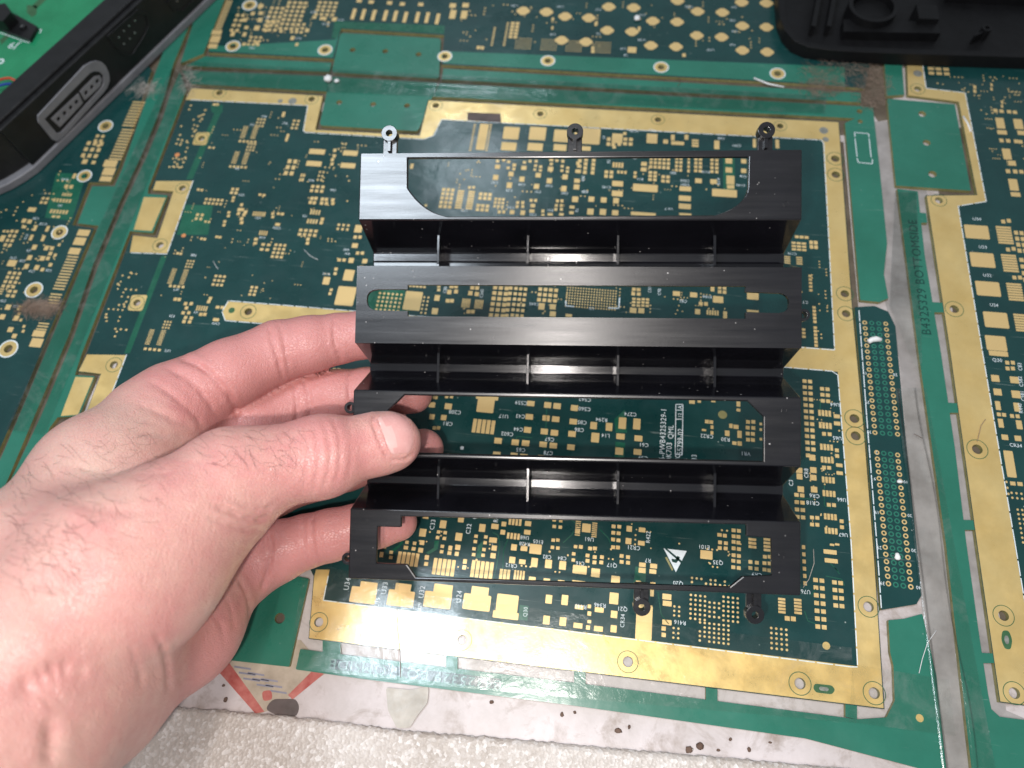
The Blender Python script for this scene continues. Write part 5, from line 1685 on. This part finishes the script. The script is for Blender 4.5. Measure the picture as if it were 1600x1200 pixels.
# ================================================================== the hand
def HP(px, py, z):
    """camera-frame millimetres (x right, y down, z away) of a pixel at depth z"""
    return np.array([(px - 800) / FPX * z, (py - 600) / FPX * z, z])


def cone(p, a, ra, b, rb, sz=1.0):
    """rounded cone from a to b; sz squashes it along the viewing depth"""
    d = b - a
    L2 = d @ d
    q = p - a
    t = np.clip((q @ d) / L2, 0, 1)
    e = q - t[:, None] * d
    if sz != 1.0:
        e = e * np.array([1, 1, 1 / sz])
    return np.sqrt((e * e).sum(1)) - (ra + t * (rb - ra))


def ball(p, c, r, s=(1, 1, 1)):
    e = (p - c) / np.array(s)
    return np.sqrt((e * e).sum(1)) - r


def smin(a, b, k):
    h = np.clip(0.5 + 0.5 * (b - a) / k, 0, 1)
    return b + (a - b) * h - k * h * (1 - h)


FINGERS = {
    'index': [(278, 622, 236, 12.2), (437, 548, 249, 10.5), (530, 529, 253, 8.8), (606, 518, 254, 7.4)],
    'middle': [(312, 692, 247, 12.0), (472, 625, 259, 9.6), (575, 612, 260, 8.7), (645, 616, 256, 7.0)],
    'ring': [(345, 785, 254, 12.0), (485, 742, 263, 9.8), (592, 713, 263, 8.6), (662, 701, 257, 7.2)],
    'little': [(380, 880, 245, 12.0), (478, 846, 246, 9.1), (555, 826, 247, 8.2), (622, 816, 247, 6.6)],
}


def finger_sdf(p, key):
    J = FINGERS[key]
    d = None
    for (a, b) in zip(J[:-1], J[1:]):
        A, B = HP(*a[:3]), HP(*b[:3])
        c = cone(p, A, a[3], B, b[3] * 0.985)
        # soft pad on the palm side of each segment
        mid = A * 0.48 + B * 0.52 + np.array([0, 0, -1.1])
        c = smin(c, ball(p, mid, (a[3] + b[3]) / 2 * 0.96), 3.0)
        d = c if d is None else smin(d, c, 1.6)
    return d


def thumb_sdf(p):
    d = cone(p, HP(505, 712, 213), 11.2, HP(607, 690, 219.5), 8.7, 0.92)
    d = smin(d, ball(p, HP(592, 693, 220), 9.2, (1.12, 1.0, 0.95)), 3)
    d = smin(d, ball(p, HP(618, 690, 220), 7.6, (1.0, 1.0, 0.85)), 2)
    d = smin(d, ball(p, HP(503, 714, 212.5), 11.6, (1.0, 1.0, 0.95)), 3)
    d = smin(d, cone(p, HP(362, 745, 203), 13.6, HP(505, 713, 213), 10.9), 4)
    return d


def palm_sdf(p):
    K = 13.0
    d = cone(p, HP(280, 640, 238), 12.0, HP(66, 880, 192), 22)
    d = smin(d, ball(p, HP(238, 662, 231), 15.0), 8)
    d = smin(d, ball(p, HP(160, 745, 214), 19.0), 8)
    d = smin(d, cone(p, HP(318, 705, 249), 12.5, HP(90, 950, 198), 20), K)
    d = smin(d, cone(p, HP(348, 790, 255), 12.5, HP(115, 1020, 202), 19), K)
    d = smin(d, cone(p, HP(380, 880, 246), 12.5, HP(150, 1085, 198), 19), K)
    d = smin(d, ball(p, HP(285, 985, 222), 17.0), 8)
    d = smin(d, cone(p, HP(90, 1000, 186), 29, HP(-170, 1300, 150), 33), 14)
    return d


def thenar_sdf(p):
    d = cone(p, HP(362, 752, 203), 13.6, HP(170, 880, 182), 20)
    d = smin(d, cone(p, HP(355, 795, 208), 12.5, HP(215, 905, 190), 19), 8)
    d = smin(d, cone(p, HP(215, 900, 190), 18.5, HP(40, 1010, 170), 22), 10)
    return d


def hand_sdf(p):
    out = np.empty(len(p))
    step = 400000
    for k in range(0, len(p), step):
        q = p[k:k + step]
        d = palm_sdf(q)
        f = finger_sdf(q, 'index')
        f = smin(f, finger_sdf(q, 'middle'), 0.8)
        f = smin(f, finger_sdf(q, 'ring'), 0.8)
        f = smin(f, finger_sdf(q, 'little'), 0.8)
        d = smin(d, f, 5.0)
        th = smin(thumb_sdf(q), thenar_sdf(q), 5.0)
        # the web between thumb and index is broad, the fold against the palm below it is tight
        kk = 2.0 + 7.0 * np.clip((-(q[:, 1] - 42) / 14), 0, 1)
        d = smin(d, th, kk)
        out[k:k + step] = d
    return out


def surface_nets(lo, hi, h):
    n = [int(math.ceil((hi[i] - lo[i]) / h)) + 1 for i in range(3)]
    ax = [lo[i] + h * np.arange(n[i]) for i in range(3)]
    G = np.stack(np.meshgrid(*ax, indexing='ij'), -1).reshape(-1, 3)
    # a coarse pass tells which samples lie near the skin
    st = 4
    cax = [np.arange(0, n[i] + st, st) for i in range(3)]
    C = np.stack(np.meshgrid(*[lo[i] + h * cax[i] for i in range(3)], indexing='ij'), -1).reshape(-1, 3)
    Dc = hand_sdf(C).reshape([len(a) for a in cax])
    D = Dc[np.ix_(*[np.clip((np.arange(n[i]) + st // 2) // st, 0, Dc.shape[i] - 1) for i in range(3)])]
    near = np.abs(D) < h * st * 1.6
    D = D.copy()
    D[near] = hand_sdf(G[near.ravel()])
    for a in range(3):                       # close it where the arm leaves the box
        s0 = [slice(None)] * 3
        s0[a] = 0
        D[tuple(s0)] = 1.0
        s0[a] = -1
        D[tuple(s0)] = 1.0
    ins = D < 0
    c = np.zeros([m - 1 for m in n], int)
    offs = [(i, j, k) for i in (0, 1) for j in (0, 1) for k in (0, 1)]
    for o in offs:
        c += ins[o[0]:n[0] - 1 + o[0], o[1]:n[1] - 1 + o[1], o[2]:n[2] - 1 + o[2]]
    act = (c > 0) & (c < 8)
    idx = -np.ones(c.shape, int)
    cells = np.argwhere(act)
    idx[act] = np.arange(len(cells))
    acc = np.zeros((len(cells), 3))
    cnt = np.zeros(len(cells))
    for a in range(3):
        for o in offs:
            if o[a] == 1:
                continue
            i0 = cells + np.array(o)
            i1 = i0.copy()
            i1[:, a] += 1
            d0, d1 = D[tuple(i0.T)], D[tuple(i1.T)]
            m = (d0 < 0) != (d1 < 0)
            t = np.where(m, d0 / np.where(m, d0 - d1, 1), 0)
            P = i0.astype(float)
            P[:, a] += t
            acc[m] += P[m]
            cnt[m] += 1
    V = acc / cnt[:, None] * h + np.array(lo)
    F = []
    for a in range(3):
        b, e = (a + 1) % 3, (a + 2) % 3
        s0 = [slice(1, -1)] * 3
        s1 = [slice(1, -1)] * 3
        s0[a] = slice(0, n[a] - 1)
        s1[a] = slice(1, n[a])
        A, B = ins[tuple(s0)], ins[tuple(s1)]
        for flip, m in ((False, A & ~B), (True, ~A & B)):
            E = np.argwhere(m)
            base = E.copy()
            base[:, b] += 1
            base[:, e] += 1
            q = []
            for (ob, oe) in ((-1, -1), (0, -1), (0, 0), (-1, 0)):
                cc = base.copy()
                cc[:, b] += ob
                cc[:, e] += oe
                q.append(idx[tuple(cc.T)])
            q = np.stack(q, 1)
            F.append(q[:, ::-1] if flip else q)
    return V, np.concatenate(F)


def sdf_grad(V, e=0.25):
    g = np.stack([hand_sdf(V + np.eye(3)[a] * e) - hand_sdf(V - np.eye(3)[a] * e) for a in range(3)], 1)
    return g / (np.linalg.norm(g, axis=1, keepdims=True) + 1e-9)


HV, HF = surface_nets((-172, -34, 128), (-20, 122, 284), 1.25)
HF = HF[(HF >= 0).all(1)]
bmx = bmesh.new()
me = bpy.data.meshes.new('hand')
me.from_pydata([tuple(v) for v in HV], [], [tuple(int(i) for i in f) for f in HF])
bmx.from_mesh(me)
bmesh.ops.remove_doubles(bmx, verts=bmx.verts, dist=1e-5)
bmesh.ops.subdivide_edges(bmx, edges=bmx.edges, cuts=1, use_grid_fill=True)
bmesh.ops.recalc_face_normals(bmx, faces=bmx.faces)
bmx.to_mesh(me)
bmx.free()
HV = np.empty(len(me.vertices) * 3)
me.vertices.foreach_get('co', HV)
HV = HV.reshape(-1, 3)
for _ in range(2):
    d = hand_sdf(HV)
    keep = (HV[:, 0] > -170) & (HV[:, 1] < 120) & (HV[:, 2] > 130)
    HV = HV - sdf_grad(HV) * (np.clip(d, -1.2, 1.2) * keep)[:, None]
# Laplacian smoothing takes out the cell pattern
ed = np.empty(len(me.edges) * 2, int)
me.edges.foreach_get('vertices', ed)
ed = ed.reshape(-1, 2)
deg = np.bincount(ed.ravel(), minlength=len(HV))[:, None]


def lap(V, w):
    s = np.zeros_like(V)
    for c in range(3):
        s[:, c] = np.bincount(ed[:, 0], V[ed[:, 1], c], len(V)) + np.bincount(ed[:, 1], V[ed[:, 0], c], len(V))
    return V + w * (s / deg - V)


for _ in range(4):
    HV = lap(HV, 0.5)
HN = sdf_grad(HV)
PX = np.stack([800 + FPX * HV[:, 0] / HV[:, 2], 600 + FPX * HV[:, 1] / HV[:, 2]], 1)
facing = -(HN * (HV / np.linalg.norm(HV, axis=1, keepdims=True))).sum(1)


def poly_dist(P, pts, n=14):
    pts = np.array(pts, float)
    # smooth the polyline (Catmull-Rom) so that folds curve
    if len(pts) > 2:
        out = []
        e = np.vstack([2 * pts[0] - pts[1], pts, 2 * pts[-1] - pts[-2]])
        for i in range(1, len(e) - 2):
            for t in np.linspace(0, 1, n, endpoint=False):
                out.append(0.5 * (2 * e[i] + (e[i + 1] - e[i - 1]) * t + (2 * e[i - 1] - 5 * e[i] + 4 * e[i + 1] - e[i + 2]) * t * t + (3 * e[i] - e[i - 1] - 3 * e[i + 1] + e[i + 2]) * t ** 3))
        out.append(pts[-1])
        pts = np.array(out)
    best = np.full(len(P), 1e9)
    tt = np.zeros(len(P))
    m = len(pts) - 1
    for i in range(m):
        a, b = pts[i], pts[i + 1]
        d = b - a
        t = np.clip(((P - a) @ d) / (d @ d + 1e-9), 0, 1)
        q = np.linalg.norm(P - a - t[:, None] * d, axis=1)
        k = q < best
        best[k] = q[k]
        tt[k] = (i + t[k]) / m
    return best, tt


# skin folds: (points seen in the photograph, width in pixels, depth in mm, which depth range)
FOLDS = [
    ([(525, 490), (522, 515), (526, 545), (534, 569)], 3.2, 0.75, (235, 262)),
    ([(532, 490), (530, 520), (535, 567)], 2.5, 0.3, (235, 262)),
    ([(420, 503), (424, 530), (434, 560), (444, 598)], 3.2, 0.6, (225, 262)),
    ([(436, 505), (444, 535), (452, 590)], 3.0, 0.45, (225, 262)),
    ([(272, 556), (312, 572), (345, 602), (366, 634), (376, 668)], 4.5, 1.0, (205, 262)),
    ([(255, 572), (292, 592), (322, 622), (346, 662)], 4.5, 0.55, (205, 262)),
    ([(228, 592), (262, 612), (296, 640), (322, 668)], 5.0, 0.5, (205, 262)),
    ([(205, 628), (250, 645), (292, 664), (340, 676)], 5.0, 0.45, (195, 262)),
    ([(195, 672), (240, 678), (290, 680), (345, 678)], 5.0, 0.35, (185, 262)),
    ([(452, 588), (460, 610), (464, 640), (462, 668)], 3.0, 0.55, (240, 270)),
    ([(470, 586), (482, 615), (484, 645), (480, 668)], 3.0, 0.5, (240, 270)),
    ([(548, 575), (545, 600), (548, 640)], 3.0, 0.5, (240, 270)),
    ([(492, 798), (487, 825), (490, 860), (497, 888)], 3.0, 0.5, (228, 262)),
    ([(476, 800), (474, 840), (482, 892)], 3.0, 0.35, (228, 262)),
    ([(418, 826), (424, 858), (418, 895), (405, 930)], 3.5, 0.8, (220, 262)),
    ([(500, 652), (513, 682), (516, 722), (504, 772)], 3.5, 0.45, (190, 216)),
    ([(487, 655), (496, 690), (497, 730), (488, 776)], 3.5, 0.42, (190, 216)),
    ([(516, 650), (529, 680), (531, 720), (522, 768)], 3.2, 0.36, (190, 216)),
    ([(470, 658), (480, 692), (480, 735), (470, 782)], 3.2, 0.28, (190, 216)),
    ([(540, 648), (549, 680), (549, 720), (541, 760)], 3.0, 0.22, (190, 219)),
    ([(424, 806), (404, 812), (380, 808), (350, 796), (326, 790)], 4.0, 0.8, (180, 235)),
    ([(415, 822), (388, 828), (352, 818), (322, 806)], 4.0, 0.45, (180, 235)),
    ([(430, 790), (410, 796), (380, 788), (355, 776)], 4.0, 0.4, (180, 235)),
    ([(372, 900), (384, 925), (391, 950), (388, 975)], 3.5, 0.6, (205, 262)),
    ([(352, 930), (362, 955), (366, 985)], 3.5, 0.3, (205, 262)),
    ([(330, 955), (346, 980), (352, 1010)], 3.5, 0.25, (205, 262)),
    ([(240, 985), (254, 1012), (262, 1045), (264, 1085)], 4.5, 0.8, (165, 235)),
    ([(200, 1005), (216, 1040), (222, 1080)], 4.5, 0.3, (165, 235)),
    ([(20, 1085), (60, 1060), (95, 1045), (140, 1052)], 16, 1.2, (100, 235)),
    ([(75, 1120), (80, 1150), (76, 1200)], 12, 1.0, (100, 235)),
    ([(604, 638), (589, 644), (582, 656), (588, 675), (595, 693), (604, 711), (620, 722)], 2.4, 0.9, (180, 232)),
    ([(596, 640), (618, 637), (640, 646), (652, 662)], 2.2, 0.6, (180, 232)),
    ([(612, 718), (632, 718), (648, 706)], 2.2, 0.6, (180, 232)),
    ([(80, 720), (150, 735), (220, 740), (300, 735)], 7.0, 0.22, (160, 235)),
    ([(60, 760), (130, 790), (220, 800), (300, 790)], 7.0, 0.22, (160, 235)),
    ([(120, 830), (200, 850), (290, 850)], 6.0, 0.18, (150, 235)),
]
disp = np.zeros(len(HV))
vis = facing > 0.05
for pts, w, dep, zr in FOLDS:
    m = vis & (HV[:, 2] > zr[0]) & (HV[:, 2] < zr[1])
    dd, tt = poly_dist(PX[m], pts)
    end = np.clip(np.minimum(tt, 1 - tt) * 6, 0, 1)
    ph = (pts[0][0] * 7.3 + pts[0][1] * 3.1) % 6.28
    end = end * (0.72 + 0.34 * np.sin(tt * 11 + ph) * np.sin(tt * 23 + 2 * ph))
    if 460 < pts[0][0] < 545 and zr[1] < 225:
        dep = dep * 0.62
    disp[m] -= dep * np.exp(-(dd / w) ** 2) * end
    disp[m] += dep * 0.25 * np.exp(-((dd - w * 2.4) / (w * 1.2)) ** 2) * end
HV = HV + HN * disp[:, None]
HV = lap(HV, 0.25)


def ground_color(V):
    """how red the skin is: blood-filled fingers, joints and palm against the paler back of hand"""
    fd = np.minimum.reduce([finger_sdf(V, k) for k in FINGERS])
    pink = np.exp(-np.clip(fd, 0, 40) / 7.0) * 0.9
    th = thumb_sdf(V)
    pink = np.maximum(pink, 0.42 * np.exp(-np.clip(th, 0, 40) / 6.0))
    low = np.clip((V[:, 1] - 55) / 30, 0, 1) * np.clip((V[:, 2] - 185) / 25, 0, 1)
    pink = np.maximum(pink, 0.7 * low)
    for (a, b, z, r, s) in ((437, 550, 245, 9, .3), (470, 620, 255, 9, .35), (480, 845, 240, 8, .25), (505, 700, 205, 10, .25), (330, 920, 200, 30, .35), (60, 1040, 160, 24, .3)):
        pink = pink + s * np.exp(-((V - HP(a, b, z)) ** 2).sum(1) / (2 * r * r))
    return np.clip(pink, 0, 1.3)


pinkv = ground_color(HV)


def skin_mat():
    m, nt, b = node_mat('skin')
    at_ = nt.nodes.new('ShaderNodeAttribute')
    at_.attribute_name = 'pink'
    v = tex_coord(nt)
    n1 = noise(nt, v, 55, 5, 0.6)
    n2 = noise(nt, v, 260, 4, 0.6)
    a = nt.nodes.new('ShaderNodeMath')
    a.operation = 'MULTIPLY_ADD'
    nt.links.new(n1, a.inputs[0])
    a.inputs[1].default_value = 1.5
    a.inputs[2].default_value = -0.76
    s = nt.nodes.new('ShaderNodeMath')
    s.operation = 'ADD'
    nt.links.new(a.outputs[0], s.inputs[0])
    nt.links.new(at_.outputs['Fac'], s.inputs[1])
    a2 = nt.nodes.new('ShaderNodeMath')
    a2.operation = 'MULTIPLY_ADD'
    nt.links.new(n2, a2.inputs[0])
    a2.inputs[1].default_value = 0.5
    nt.links.new(s.outputs[0], a2.inputs[2])
    col = ramp(nt, a2.outputs[0], [(0.0, (0.65, 0.430, 0.360)), (0.5, (0.63, 0.345, 0.300)), (1.0, (0.58, 0.248, 0.232))])
    nt.links.new(col, b.inputs['Base Color'])
    b.inputs['Subsurface Weight'].default_value = 0.22
    b.inputs['Subsurface Radius'].default_value = (1.0, 0.35, 0.2)
    b.inputs['Subsurface Scale'].default_value = 0.0025
    nt.links.new(ramp(nt, n2, [(0.3, gray(0.30)), (0.7, gray(0.46))]), b.inputs['Roughness'])
    b.inputs['Specular IOR Level'].default_value = 0.55
    vo = nt.nodes.new('ShaderNodeTexVoronoi')
    vo.feature = 'DISTANCE_TO_EDGE'
    vo.inputs['Scale'].default_value = 900
    v3 = tex_coord(nt, (1.0, 1.6, 1.0))
    nt.links.new(v3, vo.inputs['Vector'])
    n_a = bump(nt, None, ramp(nt, vo.outputs['Distance'], [(0.0, gray(0)), (0.12, gray(1))]), 0.45, 0.00022)
    n_b = bump(nt, None, noise(nt, v, 300, 6, 0.7), 0.55, 0.0004, n_a)
    wv = nt.nodes.new('ShaderNodeTexWave')
    wv.inputs['Scale'].default_value = 330
    wv.inputs['Distortion'].default_value = 5.0
    wv.inputs['Detail'].default_value = 2.0
    wv.inputs['Detail Scale'].default_value = 0.6
    nt.links.new(v, wv.inputs['Vector'])
    bump(nt, b, wv.outputs['Fac'], 0.12, 0.00012, n_b)
    return m


MAT['skin'] = skin_mat()


def cam_to_world(V):
    return CAMP + np.asarray(V) @ RC


me.vertices.foreach_set('co', (cam_to_world(HV) * S).ravel())
at_ = me.attributes.new('pink', 'FLOAT', 'POINT')
at_.data.foreach_set('value', pinkv)
me.polygons.foreach_set('use_smooth', [True] * len(me.polygons))
me.materials.append(MAT['skin'])
me.update()
hand = bpy.data.objects.new('hand', me)
link(hand)
tag(hand, 'bare hand gripping the black bracket between its thumb and fingers', 'hand')

# thumbnail: a curved plate laid on the thumb
from mathutils.bvhtree import BVHTree
wv_ = cam_to_world(HV)
HB = BVHTree.FromPolygons([tuple(v) for v in wv_], [tuple(p.vertices) for p in me.polygons])


def on_hand(px, py):
    r = ray(px, py)
    r = r / np.linalg.norm(r)
    loc, nor, _i, _d = HB.ray_cast(Vector(CAMP), Vector(r))
    return (np.array(loc), np.array(nor)) if loc is not None else (None, None)


MAT['nail'] = simple('nail', (0.62, 0.31, 0.29), (0.66, 0.36, 0.335), 260, 0.25, 0, 0.06, 0.12, 500)
MAT['nail_moon'] = simple('nail_moon', (0.66, 0.39, 0.36), (0.69, 0.43, 0.40), 260, 0.25, 0, 0.06)
nail_l = [(590, 648), (586, 657), (590, 670), (595, 683), (600, 695), (606, 706), (614, 714)]
nail_r = [(612, 641), (632, 646), (645, 658), (652, 674), (652, 690), (646, 703), (634, 713)]
nu, nv = 13, 12
V, F = [], []
for j in range(nv + 1):
    t = j / nv * (len(nail_l) - 1)
    k = min(int(t), len(nail_l) - 2)
    f = t - k
    L = np.array(nail_l[k]) * (1 - f) + np.array(nail_l[k + 1]) * f
    Rr = np.array(nail_r[k]) * (1 - f) + np.array(nail_r[k + 1]) * f
    for i in range(nu + 1):
        s = i / nu
        q = L * (1 - s) + Rr * s
        loc, nor = on_hand(*q)
        if loc is None:
            q = q * 0.97 + np.array((612, 685)) * 0.03
            loc, nor = on_hand(*q)
        edge = min(s, 1 - s, j / nv, 1 - j / nv)
        V.append(tuple(loc + nor * (-0.25 + 0.5 * min(1, edge * 4) ** 0.7)))
for j in range(nv):
    for i in range(nu):
        a = j * (nu + 1) + i
        F.append((a, a + 1, a + nu + 2, a + nu + 1))
nail = mesh_obj('nail', V, F, 'nail', hand, True)
nail.data.materials.append(MAT['nail_moon'])
for k, p in enumerate(nail.data.polygons):
    if k % nu < 3 + (2 if 3 < k // nu < 9 else 0):
        p.material_index = 1
# fine dark hairs on the back of the hand and the wrist
MAT['hair'] = simple('hair', (0.05, 0.03, 0.023), (0.09, 0.06, 0.045), 300, 0.5)
rh = random.Random(4)
hairs = MB()
for _ in range(300):
    u_ = rh.random()
    if u_ < 0.62:
        cx, cy = rh.uniform(10, 250), rh.uniform(650, 890)
        if cy < 690 - (cx - 100) * 0.35 or cx + (cy - 650) > 390:
            continue
    elif u_ < 0.8:
        cx, cy = rh.uniform(300, 470), rh.uniform(672, 735)
    else:
        cx, cy = rh.uniform(0, 130), rh.uniform(800, 930)
    ang = math.radians(rh.gauss(28, 26))
    ln = rh.uniform(14, 40)
    bend = rh.uniform(-0.9, 0.9)
    pts = []
    for t in np.linspace(0, 1, 6):
        loc, nor = on_hand(cx + ln * t * math.cos(ang + bend * t), cy + ln * t * math.sin(ang + bend * t))
        if loc is None:
            break
        pts.append(loc + nor * (0.1 + 0.65 * t))
    if len(pts) == 6:
        hairs.add(*tube_geo(pts, [0.027, 0.027, 0.024, 0.021, 0.016, 0.006], 3, False))
tag(hairs.build('hair', 'hair', hand, True), kind='stuff')
